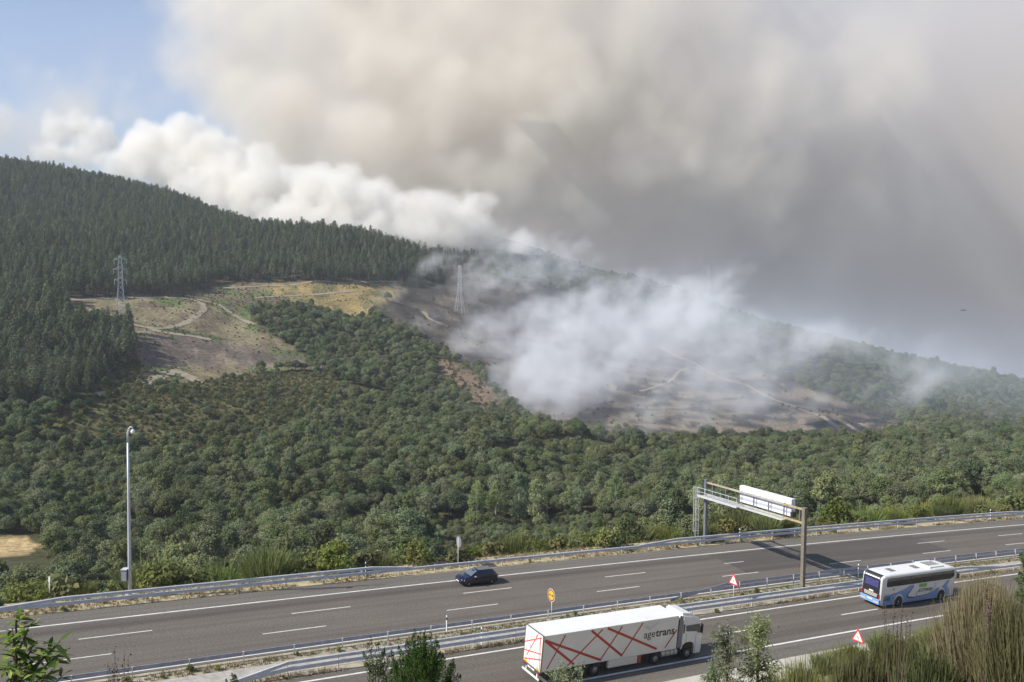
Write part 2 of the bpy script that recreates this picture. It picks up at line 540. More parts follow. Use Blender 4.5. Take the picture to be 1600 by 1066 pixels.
# ------------------------------------------------------------------ the ground sheet: one sheet, rings round the viewpoint
def build_ground():
    ang = np.concatenate([np.linspace(-100, -42, 24)[:-1], np.linspace(-42, 42, 330), np.linspace(42, 100, 24)[1:]])*math.pi/180
    rad = np.concatenate([[0.5, 2, 4, 7], 10*(3000/10)**np.linspace(0, 1, 330)])
    A, D = np.meshgrid(ang, rad, indexing='ij')
    x, y = (np.sin(A)*D).ravel(), (np.cos(A)*D).ravel()
    z = height(x, y)
    far = smooth(1900, 2850, D.ravel())
    z = z*(1 - far) + (-160)*far
    u, v, d = px(np.stack([x, y, z], 1))
    s, w = road_sw(x, y)
    c = np.tile(np.array([0.075, 0.075, 0.036]), (len(x), 1))        # floor of the oak wood
    def put(mask, col):
        c[mask] = col
    valley = w > 9
    put(valley & inside(Z_PINE, u, v) & (d > 380), (0.085, 0.066, 0.042))
    put(valley & (d > 700) & (u > 740), (0.07, 0.07, 0.045))
    put(valley & inside(Z_SCRUB, u, v) & (d > 300), (0.105, 0.098, 0.042))
    n = lattice(x, y, 26, 11)
    cl = valley & inside(Z_CLEAR, u, v) & (d > 450)
    put(cl, (0.20, 0.17, 0.10))
    nc = lattice(x, y, 8, 14) + 0.7*lattice(x, y, 17, 15)
    put(cl & (nc > 0.5), (0.145, 0.115, 0.075))
    put(cl & (nc < -0.7), (0.24, 0.205, 0.12))
    put(cl & (n > 0.25) & (nc < 0.6), (0.11, 0.135, 0.055))
    put(cl & inside(Z_OCHRE, u, v), (0.30, 0.225, 0.095))
    put(cl & inside(Z_OCHRE, u, v) & (nc > 0.3), (0.17, 0.15, 0.07))
    put(valley & inside(Z_BROWN, u, v) & (d > 450), (0.150, 0.118, 0.095))
    put(valley & inside(Z_BROWN, u, v) & (d > 450) & (nc > 0.4), (0.105, 0.085, 0.068))
    put(valley & inside(Z_BROWN, u, v) & (d > 450) & (nc < -0.8), (0.22, 0.18, 0.13))
    bu = valley & inside(Z_BURN, u, v) & (d > 420)
    put(bu, (0.066, 0.058, 0.051))
    nb = lattice(x, y, 9, 12) + 0.6*lattice(x, y, 22, 13)
    put(bu & (nb > 0.3), (0.100, 0.086, 0.071))
    put(bu & (nb > 1.1), (0.15, 0.125, 0.095))
    put(bu & (nb < -0.7), (0.052, 0.046, 0.042))
    put(bu & (u > 950) & (v > 575) & (nb > 0.0), (0.19, 0.155, 0.11))
    put(valley & inside(Z_HEATH, u, v) & (d > 420), (0.16, 0.115, 0.075))
    put(valley & inside(Z_FIELD, u, v) & (d > 150) & (d < 330), (0.42, 0.31, 0.16))
    put(valley & inside(Z_FIELD2, u, v) & (d > 150) & (d < 330), (0.13, 0.15, 0.06))
    put((w > 7) & (w < 11), (0.30, 0.25, 0.13))
    put((w >= 11) & (w < 90), (0.085, 0.088, 0.036))
    put((w >= 11) & (w < 26) & (n > 0.6), (0.27, 0.22, 0.115))
    put(w < -24, (0.27, 0.22, 0.12))
    c4 = np.concatenate([c, np.ones((len(c), 1))], 1)
    na, nr = len(ang), len(rad)
    i = np.arange(na*nr).reshape(na, nr)
    Q = np.stack([i[:-1, :-1], i[:-1, 1:], i[1:, 1:], i[1:, :-1]], -1).reshape(-1, 4)
    me = mesh_np('hillside_ground', np.stack([x, y, z], 1), Q[:, ::-1], [GROUND], True, {'cover': ('FLOAT_COLOR', c4)})
    tag(link('hillside_ground', me), kind='structure')
build_ground()

# ------------------------------------------------------------------ the motorway
def strip(name, w0, w1, s0, s1, h, m, step=2.0, skirt=0.0, kind='structure', parent=None, wf=None):
    n = max(2, int((s1 - s0)/step) + 1)
    s = np.linspace(s0, s1, n)
    ws = [w0, w1]
    rows = [road(s, np.full(n, w), h) for w in ws]
    uvs = [np.stack([s, np.full(n, w)], 1) for w in ws]
    if skirt:
        lo, hi = rows[0].copy(), rows[-1].copy()
        lo[:, 2] -= skirt; hi[:, 2] -= skirt
        rows = [lo] + rows + [hi]; uvs = [uvs[0]] + uvs + [uvs[-1]]
    V = np.concatenate(rows); UV = np.concatenate(uvs)
    Q = []
    for k in range(len(rows) - 1):
        i = np.arange(n - 1) + k*n
        Q.append(np.stack([i, i + 1, i + 1 + n, i + n], 1))
    me = mesh_np(name, V, np.concatenate(Q), [m], uv=UV)
    o = link(name, me, parent)
    if kind and parent is None: o['kind'] = kind
    return o
S0, S1 = -70, 330
strip('far_carriageway', -7.55, 3.8, S0, S1, 0.0, ASPH, skirt=0.3)
strip('far_shoulder', 3.8, 5.95, S0, S1, 0.0, ASPH_SH, skirt=0.3)
strip('near_carriageway', -20.0, -11.95, S0, S1, 0.0, ASPH, skirt=0.3)
strip('near_shoulder', -22.25, -20.0, S0, S1, 0.0, ASPH_SH, skirt=0.3)
mat('median_ground', (0.33, 0.29, 0.21), 0.95, noise=0.3, scale=0.8, bump=0.3)
mat('verge_ground', (0.38, 0.32, 0.19), 0.95, noise=0.3, scale=1.3, bump=0.3)
strip('median_strip', -11.94, -7.56, S0, S1, -0.03, MATS['median_ground'], skirt=0.4)
strip('median_gravel_path', -10.9, -9.2, S0, S1, 0.01, mat('gravel', (0.36, 0.335, 0.29), 0.95, noise=0.22, scale=2.0, bump=0.2))
strip('far_verge', 5.96, 9.4, S0, S1, -0.04, MATS['verge_ground'], skirt=1.2)
strip('concrete_gutter', -25.3, -22.26, S0, S1, 0.03, MATS['concrete'], skirt=0.6)
LZ = 0.005
strip('road_marking_edge_line', 3.40, 3.58, S0, S1, LZ, LINE)
strip('road_marking_median_line', -12.77, -12.57, S0, S1, LZ, LINE)
strip('road_marking_outer_line', -19.80, -19.56, S0, S1, LZ, LINE)
strip('road_marking_inner_line', -7.22, -7.08, S0, S1, LZ, LINE)
for k in range(-3, 18):
    strip('road_marking_dash', -0.06, 0.06, 17*k, 17*k + 5.45, LZ, LINE)
    strip('road_marking_dash', -3.56, -3.44, 17*k - 3.5, 17*k + 1.95, LZ, LINE)
    # the near side's dashes: one starts at the photo's (1297, 964)
    strip('road_marking_dash', -16.25, -16.10, 17*k + 68.9, 17*k + 74.4, LZ, LINE) if k < 12 else None
# resurfaced patch under the gantry, with a skewed seam
def patch():
    n = 24
    w = np.linspace(2.95, -3.35, n)
    sl = 68.2 + 0.25*np.sin(np.linspace(0, 3, n))
    V = np.concatenate([road(sl, w, 0.0035), road(np.full(n, 104.0), w, 0.0035)])
    UV = np.concatenate([np.stack([sl, w], 1), np.stack([np.full(n, 104.0), w], 1)])
    i = np.arange(n - 1)
    me = mesh_np('resurfaced_patch', V, np.stack([i, i + 1, i + 1 + n, i + n], 1)[:, ::-1], [ASPH_NEW], uv=UV)
    tag(link('resurfaced_patch', me), kind='structure')
patch()

# ------------------------------------------------------------------ crash barriers
WPROF = [(-0.04, -0.155), (0.0, -0.15), (0.04, -0.11), (0.045, -0.06), (0.0, -0.02), (0.0, 0.02), (0.045, 0.06), (0.04, 0.11), (0.0, 0.15), (-0.04, 0.155),
         (-0.045, 0.10), (-0.012, 0.06), (-0.04, 0.02), (-0.04, -0.02), (-0.012, -0.06), (-0.045, -0.10)]
def beam(name, w, side, pts, m, parent):
    """a W-beam along the road; pts = [(s, height), ...]; side = +1 faces +w"""
    ss = []
    for (a, ha), (b, hb) in zip(pts[:-1], pts[1:]):
        n = max(1, int(round((b - a)/3.0)))
        ss += [(a + (b - a)*i/n, ha + (hb - ha)*i/n) for i in range(n)]
    ss.append(pts[-1])
    s = np.array([p[0] for p in ss]); h = np.array([p[1] for p in ss])
    k = len(WPROF)
    V = np.stack([road(s, w + side*a, 0)[:, :] + np.stack([np.zeros(len(s)), np.zeros(len(s)), h + b], 1) for a, b in WPROF], 1).reshape(-1, 3)
    Q = []
    for i in range(len(s) - 1):
        for j in range(k):
            q = (i*k + j, i*k + (j+1) % k, (i+1)*k + (j+1) % k, (i+1)*k + j)
            Q.append(q if side > 0 else q[::-1])
    return link(name, mesh_np(name, V, np.array(Q), [m], False), parent)
_post_me = {}
def post_mesh(h, key='c'):
    if (h, key) not in _post_me:
        m = MB()
        m.box(-0.03, 0.03, -0.06, 0.06, -0.5, h)
        m.box(-0.075, 0.075, -0.035, 0.065, h - 0.02, h + 0.03)     # the block that carries the beam
        _post_me[(h, key)] = m.mesh('barrier_post', MATS['galv_dull' if key == 'd' else 'galv_white'])
    return _post_me[(h, key)]
mat('galv_shaded_back', (0.42, 0.43, 0.48), 0.5, 0.15, noise=0.15, scale=2)  # darker bluish galv for the rail backs, their shade put into the colour
def barrier(name, label, w, side, beams, s0, s1, dstep, ph, group=None, key='c'):
    """beams: list of ((s, h) polyline); posts behind them"""
    e = empty(name, tuple(road((s0 + s1)/2, w)))
    inv = Matrix.Translation(-Vector(e.location))
    for pts in beams:
        b = beam('rail', w, side, pts, MATS['galv' if key == 'd' else 'galv_shaded_back'], None)
        b.parent = e; b.matrix_parent_inverse = inv
    s = s0
    while s <= s1:
        M = road_frame(s, w - side*0.12)
        M.translation = Vector(road(s, w - side*0.12))
        M = Matrix.Translation(M.translation) @ Matrix.Rotation(math.atan2((M @ Vector((1, 0, 0)) - M.translation).y, (M @ Vector((1, 0, 0)) - M.translation).x), 4, 'Z')
        h = ph(s) if callable(ph) else ph
        p = link('post', post_mesh(round(h, 2), key), None, M)
        p.parent = e; p.matrix_parent_inverse = inv
        s += dstep
    tag(e, label, 'crash barrier', group)
    return e
bpy.context.view_layer.update()
up = lambda s: 1.12 if (-0.5 < s < 27.5 or 66 < s < 131) else 0.72
barrier('crash_barrier', 'long steel crash barrier along the far valley-side shoulder, doubled in two stretches', 6.35, -1,
        [[(-60, 0.60), (300, 0.60)], [(-7.5, 0.55), (-0.5, 1.06), (27.0, 1.06), (31.5, 0.66)], [(60.5, 0.66), (66, 1.06), (131, 1.06), (137, 0.66)]], -58, 298, 4.0, up, key='d')
barrier('crash_barrier', 'single steel crash barrier of the median, far side, with pale posts facing the camera', -7.85, 1,
        [[(-60, 0.54), (300, 0.54)], [(53.5, 0.05), (61.0, 0.98), (300, 0.98)]], -57.2, 298, 4.0, lambda s: 1.08 if s > 59.5 else 0.70)
barrier('crash_barrier', 'double steel crash barrier of the median, near side, behind the truck and the bus', -11.55, -1,
        [[(7.5, 0.02), (13.2, 0.60), (300, 0.60)], [(8.5, 0.1), (13.2, 1.08), (96, 1.08), (102, 0.66)]], 13.2, 298, 4.0, lambda s: 1.14 if s < 97 else 0.70, key='d')

# ------------------------------------------------------------------ foliage templates
def leaf_quads(C, Nrm, size, rng, aspect=0.75):
    """one bent-free leaf card per centre, lying across the normal; returns V, Q, rand"""
    n = len(C)
    Nrm = Nrm/np.linalg.norm(Nrm, axis=1, keepdims=True).clip(1e-6)
    a = np.cross(Nrm, rng.normal(size=(n, 3)))
    a /= np.linalg.norm(a, axis=1, keepdims=True).clip(1e-6)
    b = np.cross(Nrm, a)
    sz = (size*rng.uniform(0.65, 1.35, n))[:, None]
    a, b = a*sz*0.5, b*sz*0.5*aspect
    V = np.stack([C - a, C - b*0.9 + a*0.1, C + a, C + b*0.9 - a*0.1], 1).reshape(-1, 3)
    Q = np.arange(4*n).reshape(n, 4)
    return V, Q, np.repeat(rng.uniform(0, 1, n), 4)
def clumps(centres, radii, per, size, rng, jitter=0.7, squash=0.85, tint=0.5):
    C, N_, T = [], [], []
    for c, r in zip(centres, radii):
        k = max(6, int(per*r*r))
        d = rng.normal(size=(k, 3)); d /= np.linalg.norm(d, axis=1, keepdims=True)
        rr = r*rng.uniform(0.55, 1.08, k)[:, None]
        C.append(np.array(c) + d*rr*np.array([1, 1, squash]))
        N_.append(d + rng.normal(size=(k, 3))*jitter*0.6 + np.array([0, 0, 0.25]))
        T.append(np.full(k, rng.uniform(0, 1)))
    C, N_, T = np.concatenate(C), np.concatenate(N_), np.concatenate(T)
    V, Q, r = leaf_quads(C, N_, size, rng)
    return V, Q, r*(1 - tint) + np.repeat(T, 4)*tint
def crown_mesh(name, V, Q, r, m):
    return mesh_np(name, V, Q, [MATS[m]], False, {'leafrand': ('FLOAT', r)})
def oak(seed, h=7.5, wid=6.4, m='oak_leaf', per=105, leaf=0.36, nc=34, name='oak'):
    rng = np.random.default_rng(seed)
    cs, rs = [], []
    for i in range(nc):
        t = rng.uniform(0, 1)**0.6
        a = rng.uniform(0, 2*math.pi)
        el = rng.uniform(-0.15, 1.0)
        k = math.sqrt(max(0.02, 1 - max(0, el)**2))
        rad = wid*0.5*rng.uniform(0.42, 0.95)
        cs.append((math.cos(a)*rad*k, math.sin(a)*rad*k, h*0.48 + el*h*0.36))
        rs.append(rng.uniform(0.6, 1.4)*wid/6.4)
    cs.append((0, 0, h*0.62)); rs.append(wid*0.27)
    V, Q, r = clumps(cs, rs, per, leaf, rng)
    tr = MB()
    top = Vector((rng.uniform(-.3, .3), rng.uniform(-.3, .3), h*0.42))
    tr.tube([(0, 0, -1.0), (0.03, 0, h*0.2), top], [0.22, 0.17, 0.12], n=6)
    for i in range(5):
        c = cs[int(rng.integers(0, nc))]
        tr.tube([top*0.9, (top + Vector(c))*0.5 + Vector((0, 0, -0.2)), c], [0.09, 0.06, 0.025], n=4)
    return crown_mesh(name + '_crown', V, Q, r, m), tr.mesh(name + '_trunk', MATS['bark'])
def pine(seed, h=16.0, wid=4.4, base=0.42, m='pine_leaf', leaf=0.75, name='pine', per=1.0):
    rng = np.random.default_rng(seed)
    C, N_ = [], []
    tiers = 11
    tr = MB()
    tr.tube([(0, 0, -1.0), (rng.uniform(-.15, .15), 0, h*0.5), (0, 0, h*0.97)], [0.24, 0.17, 0.04], n=6)
    for i in range(tiers):
        f = i/(tiers - 1)
        z = h*(base + (1.0 - base)*f)
        rad = wid*0.5*(0.22 + 0.78*(1 - f**2.4)**0.6)*(0.72 + 0.34*math.sin(math.pi*min(1, f*1.6 + .2))) + 0.3
        nb = int(6 - 3*f)
        a0 = rng.uniform(0, 6.28)
        for b in range(nb):
            a = a0 + 2*math.pi*b/nb + rng.uniform(-.3, .3)
            L_ = rad*rng.uniform(0.72, 1.12)
            tip = np.array([math.cos(a)*L_, math.sin(a)*L_, z + L_*0.14])
            k = int((9 + 10*L_)*per)
            t = rng.uniform(0.25, 1.0, k)**0.8
            p = tip*t[:, None] + np.array([0, 0, z])*(1 - t[:, None])
            p[:, 2] = z + (tip[2] - z)*t
            p = p + rng.normal(size=(k, 3))*np.array([0.30, 0.30, 0.22])*(0.6 + 0.25*L_)
            C.append(p)
            N_.append(rng.normal(size=(k, 3))*0.7 + np.array([math.cos(a)*.5, math.sin(a)*.5, 0.9]))
            if f < 0.75 and b % 2 == 0:
                tr.bar((0, 0, z - 0.1), tuple(tip), 0.05, n=4, r2=0.02)
    C, N_ = np.concatenate(C), np.concatenate(N_)
    V, Q, r = leaf_quads(C, N_, leaf, rng, 0.6)
    return crown_mesh(name + '_crown', V, Q, r, m), tr.mesh(name + '_trunk', MATS['pine_bark'])
def poplar(seed, h=14.0, wid=5.0):
    rng = np.random.default_rng(seed)
    tr = MB()
    cs, rs = [], []
    tr.tube([(0, 0, -1), (0.1, 0, h*.4), (0.1, 0.1, h*.9)], [0.2, 0.15, 0.03], n=6)
    for i in range(30):
        f = rng.uniform(0.12, 1)
        a = rng.uniform(0, 6.28)
        rad = wid*0.5*math.sin(math.pi*min(1, f*0.80 + 0.16))*rng.uniform(0.45, 0.95)
        c = (math.cos(a)*rad, math.sin(a)*rad, h*(0.1 + 0.88*f))
        cs.append(c); rs.append(rng.uniform(0.7, 1.25))
        if i % 2 == 0:
            tr.tube([(0.05, 0, c[2]*0.62), (c[0]*.6, c[1]*.6, c[2]*0.86), c], [0.07, 0.045, 0.02], n=4)
    V, Q, r = clumps(cs, rs, 110, 0.40, rng, 1.0, 1.15, 0.3)
    return crown_mesh('poplar_crown', V, Q, r, 'poplar_leaf'), tr.mesh('poplar_trunk', MATS['pale_bark'])
def bush(seed, h=2.4, wid=3.0, m='bush_leaf', per=95, leaf=0.24, nc=16, name='bush'):
    rng = np.random.default_rng(seed)
    cs, rs = [], []
    for i in range(nc):
        a = rng.uniform(0, 6.28); el = rng.uniform(0, 1)
        k = math.sqrt(1 - el*el*0.9)
        rad = wid*0.5*rng.uniform(0.35, 0.8)*k
        cs.append((math.cos(a)*rad, math.sin(a)*rad, h*(0.22 + 0.56*el)))
        rs.append(rng.uniform(0.32, 0.62)*wid/3.0)
    V, Q, r = clumps(cs, rs, per*2.2, leaf, rng, 0.9, 1.0, 0.35)
    tr = MB()
    for i in range(6):
        tr.tube([(0, 0, -0.6), Vector(cs[i])*0.5, cs[i]], [0.05, 0.035, 0.012], n=4)
    return crown_mesh(name + '_foliage', V, Q, r, m), tr.mesh(name + '_stem', MATS['bark'])
def broom(seed, h=1.8, wid=2.2, n=900, m='bush_leaf', r0=0.012, lean=0.55, name='broom'):
    """a bush of upright green switches, each a thin three-sided blade"""
    rng = np.random.default_rng(seed)
    V, Q, T = [], [], []
    b = 0
    for i in range(n):
        a = rng.uniform(0, 6.28)
        k = rng.uniform(0, 1)**0.7
        base = np.array([math.cos(a), math.sin(a), 0])*k*wid*0.20
        d = np.array([math.cos(a)*k*lean, math.sin(a)*k*lean, 1.0]) + rng.normal(size=3)*0.16
        L_ = h*rng.uniform(0.62, 1.05)*(1 - 0.18*k)
        p0 = base + d*L_*rng.uniform(0.12, 0.5)
        p1 = base + d*L_*0.75 + rng.normal(size=3)*0.03
        p2 = base + d*L_ + rng.normal(size=3)*0.06 + np.array([0, 0, 0.02])
        side = np.cross(d, rng.normal(size=3)); side /= np.linalg.norm(side) + 1e-6
        V += [p0 - side*r0, p0 + side*r0, p1 + side*r0*0.9, p1 - side*r0*0.9, p2 + side*r0*.25, p2 - side*r0*.25]
        Q += [(b, b+1, b+2, b+3), (b+3, b+2, b+4, b+5)]
        t = rng.uniform(0, 1)
        T += [t]*6
        b += 6
    st = MB()
    for i in range(14):
        a = rng.uniform(0, 6.28); k = rng.uniform(0.2, 1)
        st.tube([(0, 0, -0.4), (math.cos(a)*k*wid*.15, math.sin(a)*k*wid*.15, h*.3), (math.cos(a)*k*wid*.3, math.sin(a)*k*wid*.3, h*.62)], [0.022, 0.016, 0.006], n=4)
    return crown_mesh(name + '_foliage', np.array(V), np.array(Q), np.array(T), m), st.mesh(name + '_stem', MATS['bark'])

OAKS = [oak(100 + i, h=random.uniform(6.6, 8.4), wid=random.uniform(5.8, 7.2)) for i in range(7)] + [oak(110, 10.6, 5.4), oak(111, 9.2, 8.0, nc=44)]
PINES = [pine(200 + i, h=random.uniform(14, 17.5), wid=random.uniform(4.0, 5.2), base=random.uniform(0.36, 0.5)) for i in range(5)]
PINES_L = [pine(220 + i, h=random.uniform(13, 16), wid=random.uniform(5.0, 6.2), base=random.uniform(0.15, 0.3), leaf=0.55, per=1.8) for i in range(3)]
POPS = [poplar(300 + i, random.uniform(12.5, 15), random.uniform(5.0, 6.5)) for i in range(3)]
BUSH = [bush(400 + i, random.uniform(1.9, 2.7), random.uniform(2.6, 3.4)) for i in range(4)]
SCRUB = [bush(420 + i, random.uniform(1.3, 2.2), random.uniform(2.2, 3.0), 'scrub_leaf', 80, 0.3, 10, 'heath') for i in range(3)]
BROOM = [broom(440 + i, random.uniform(1.6, 2.2), random.uniform(2.2, 3.0), 1500, 'bush_leaf', 0.022, 0.7) for i in range(3)]
BURNT = [oak(460 + i, 4.6, 3.6, 'burnt_leaf', 26, 0.4, 14, 'burnt') for i in range(2)]

def plant(name, tpl, loc, sc_, rz, label, cat, group=None, parts=('crown', 'trunk')):
    e = empty(name, loc, rz)
    e.scale = (sc_, sc_, sc_) if not hasattr(sc_, '__len__') else sc_
    a = link(parts[0], tpl[0], e)
    b = link(parts[1], tpl[1], e)
    tag(e, label, cat, group)
    return e, a, b

# ------------------------------------------------------------------ where every tree stands
def scatter(x0, x1, y0, y1, step, seed):
    r = np.random.default_rng(seed)
    gx, gy = np.meshgrid(np.arange(x0, x1, step), np.arange(y0, y1, step), indexing='ij')
    x = gx.ravel() + r.uniform(-.48, .48, gx.size)*step
    y = gy.ravel() + r.uniform(-.48, .48, gx.size)*step
    az = np.abs(np.arctan2(x, y))
    k = az < R(37)
    x, y = x[k], y[k]
    s, w = road_sw(x, y)
    k = w > np.where(s < 45, 30, 17)
    x, y, w = x[k], y[k], w[k]
    z = height(x, y)
    u, v, d = px(np.stack([x, y, z], 1))
    return x, y, z, u, v, d, w, r
BIG = [Z_CLEAR, Z_FIELD, Z_FIELD2, Z_HEATH]
def forest():
    out = {}
    # oaks on the valley sides
    x, y, z, u, v, d, w, r = scatter(-900, 1100, 100, 1420, 5.1, 21)
    bad = inside(Z_PINE, u, v) & (d > 380)
    for Z in BIG:
        bad |= inside(Z, u, v) & (d > 150)
    bad |= inside(Z_BURN, u, v) & (d > 420)
    sub = inside(Z_SCRUB, u, v) & (d > 300)
    bad |= sub & (r.uniform(0, 1, len(x)) > 0.30)
    bad |= (w < 60) & (r.uniform(0, 1, len(x)) > 0.85)
    bad |= (u < 85) & (v > 836) & (v < 925)
    bad |= (d > 860) & (u < 740) & ~((u > 590) & (d > 940))
    bad |= (d > 500) & (r.uniform(0, 1, len(x)) > 0.8)
    bad |= (lattice(x, y, 40, 31) > 1.25) & (d < 600)
    low = (u > 670) & (u < 1000) & (v > 812)
    bad |= low & (r.uniform(0, 1, len(x)) > 0.95)
    k = ~bad
    scl = r.uniform(0.6, 1.0, len(x))*r.uniform(0.95, 1.35, len(x))*(1 - 0.35*sub)*np.where(w < 55, 0.6, 1)
    scl *= np.where((d > 640) & (u > 740), 0.85, 1.0)*np.where(low, 0.5, 1.0)
    out['oak'] = [a[k] for a in (x, y, z, u, v, d, scl)]
    # pines
    x, y, z, u, v, d, w, r = scatter(-900, 900, 330, 1500, 4.6, 22)
    k = inside(Z_PINE, u, v) & (d > 380)
    k &= ~(inside([(44, 426), (66, 430), (72, 442), (48, 436)], u, v))
    k &= r.uniform(0, 1, len(x)) < 0.86*(1 - smooth(640, 760, u))
    scl = r.uniform(0.62, 1.0, len(x))*r.uniform(0.9, 1.25, len(x))
    out['pine'] = [a[k] for a in (x, y, z, u, v, d, scl)]
    # heath and young growth
    x, y, z, u, v, d, w, r = scatter(-500, 500, 100, 900, 2.9, 23)
    p = np.zeros(len(x))
    p[inside(Z_SCRUB, u, v) & (d > 300)] = 0.92
    c = inside(Z_CLEAR, u, v) & (d > 450)
    n = lattice(x, y, 26, 11)
    p[c] = 0.13
    p[c & (n > 0.1)] = 0.55
    p[inside(Z_BROWN, u, v) & (d > 450)] = 0.08
    p[inside(Z_HEATH, u, v) & (d > 420)] = 0.3
    p[inside(Z_BURN, u, v) & (d > 420)] = 0.02
    k = r.uniform(0, 1, len(x)) < p
    scl = r.uniform(0.45, 1.0, len(x))*r.uniform(0.9, 1.7, len(x))*np.where(c, 0.6, 1.0)
    out['heath'] = [a[k] for a in (x, y, z, u, v, d, scl)]
    # scorched trees in the burn
    x, y, z, u, v, d, w, r = scatter(-200, 700, 420, 1100, 9.0, 24)
    k = inside(Z_BURN, u, v) & (d > 420) & (r.uniform(0, 1, len(x)) < np.where(((v > 640) & (u < 980)) | (lattice(x, y, 40, 41) > 1.0), 0.30, 0.025))
    out['burnt'] = [a[k] for a in (x, y, z, u, v, d, r.uniform(0.5, 1.15, len(x)))]
    return out
FOREST = forest()

def wood(name, tpls, data, label, seed):
    """the mass of a wood beyond the trees built one by one: points carrying instances"""
    x, y, z, scl = data
    n = len(x)
    r = np.random.default_rng(seed)
    me = mesh_np(name, np.stack([x, y, z], 1), None, [], attrs={'scl': ('FLOAT', scl), 'rot': ('FLOAT', r.uniform(0, 6.28, n)), 'pick': ('INT', r.integers(0, len(tpls), n))})
    o = link(name, me)
    g = bpy.data.node_groups.new(name, 'GeometryNodeTree')
    g.interface.new_socket('Geometry', in_out='INPUT', socket_type='NodeSocketGeometry')
    g.interface.new_socket('Geometry', in_out='OUTPUT', socket_type='NodeSocketGeometry')
    N, L = g.nodes, g.links.new
    gi, go = N.new('NodeGroupInput'), N.new('NodeGroupOutput')
    jn = N.new('GeometryNodeJoinGeometry')
    for a, b in tpls:
        j2 = N.new('GeometryNodeJoinGeometry')
        for ob in (a, b):
            oi = N.new('GeometryNodeObjectInfo'); oi.inputs[0].default_value = ob; oi.transform_space = 'ORIGINAL'
            L(oi.outputs['Geometry'], j2.inputs[0])
        gti = N.new('GeometryNodeGeometryToInstance')
        L(j2.outputs[0], gti.inputs[0]); L(gti.outputs[0], jn.inputs[0])
    def attr(nm, typ):
        a = N.new('GeometryNodeInputNamedAttribute'); a.data_type = typ; a.inputs['Name'].default_value = nm
        return [s_ for s_ in a.outputs if s_.enabled][0]
    iop = N.new('GeometryNodeInstanceOnPoints')
    iop.inputs['Pick Instance'].default_value = True
    cx = N.new('ShaderNodeCombineXYZ'); L(attr('rot', 'FLOAT'), cx.inputs[2])
    L(gi.outputs[0], iop.inputs['Points']); L(jn.outputs[0], iop.inputs['Instance']); L(attr('pick', 'INT'), iop.inputs['Instance Index'])
    L(cx.outputs[0], iop.inputs['Rotation']); L(attr('scl', 'FLOAT'), iop.inputs['Scale'])
    L(iop.outputs[0], go.inputs[0])
    md = o.modifiers.new(name, 'NODES'); md.node_group = g
    tag(o, label, None, None, 'stuff')
    return o

def split_nearest(data, n, lim=None):
    x, y, z, u, v, d, scl = data
    vis = (u > -12) & (u < 1612) & (v < 985)
    if lim is not None: vis &= lim(u, v, d)
    order = np.argsort(np.where(vis, d, 1e9))
    pick = order[:n]
    pick = pick[vis[pick]]
    rest = np.setdiff1d(np.arange(len(x)), pick)
    return pick, rest

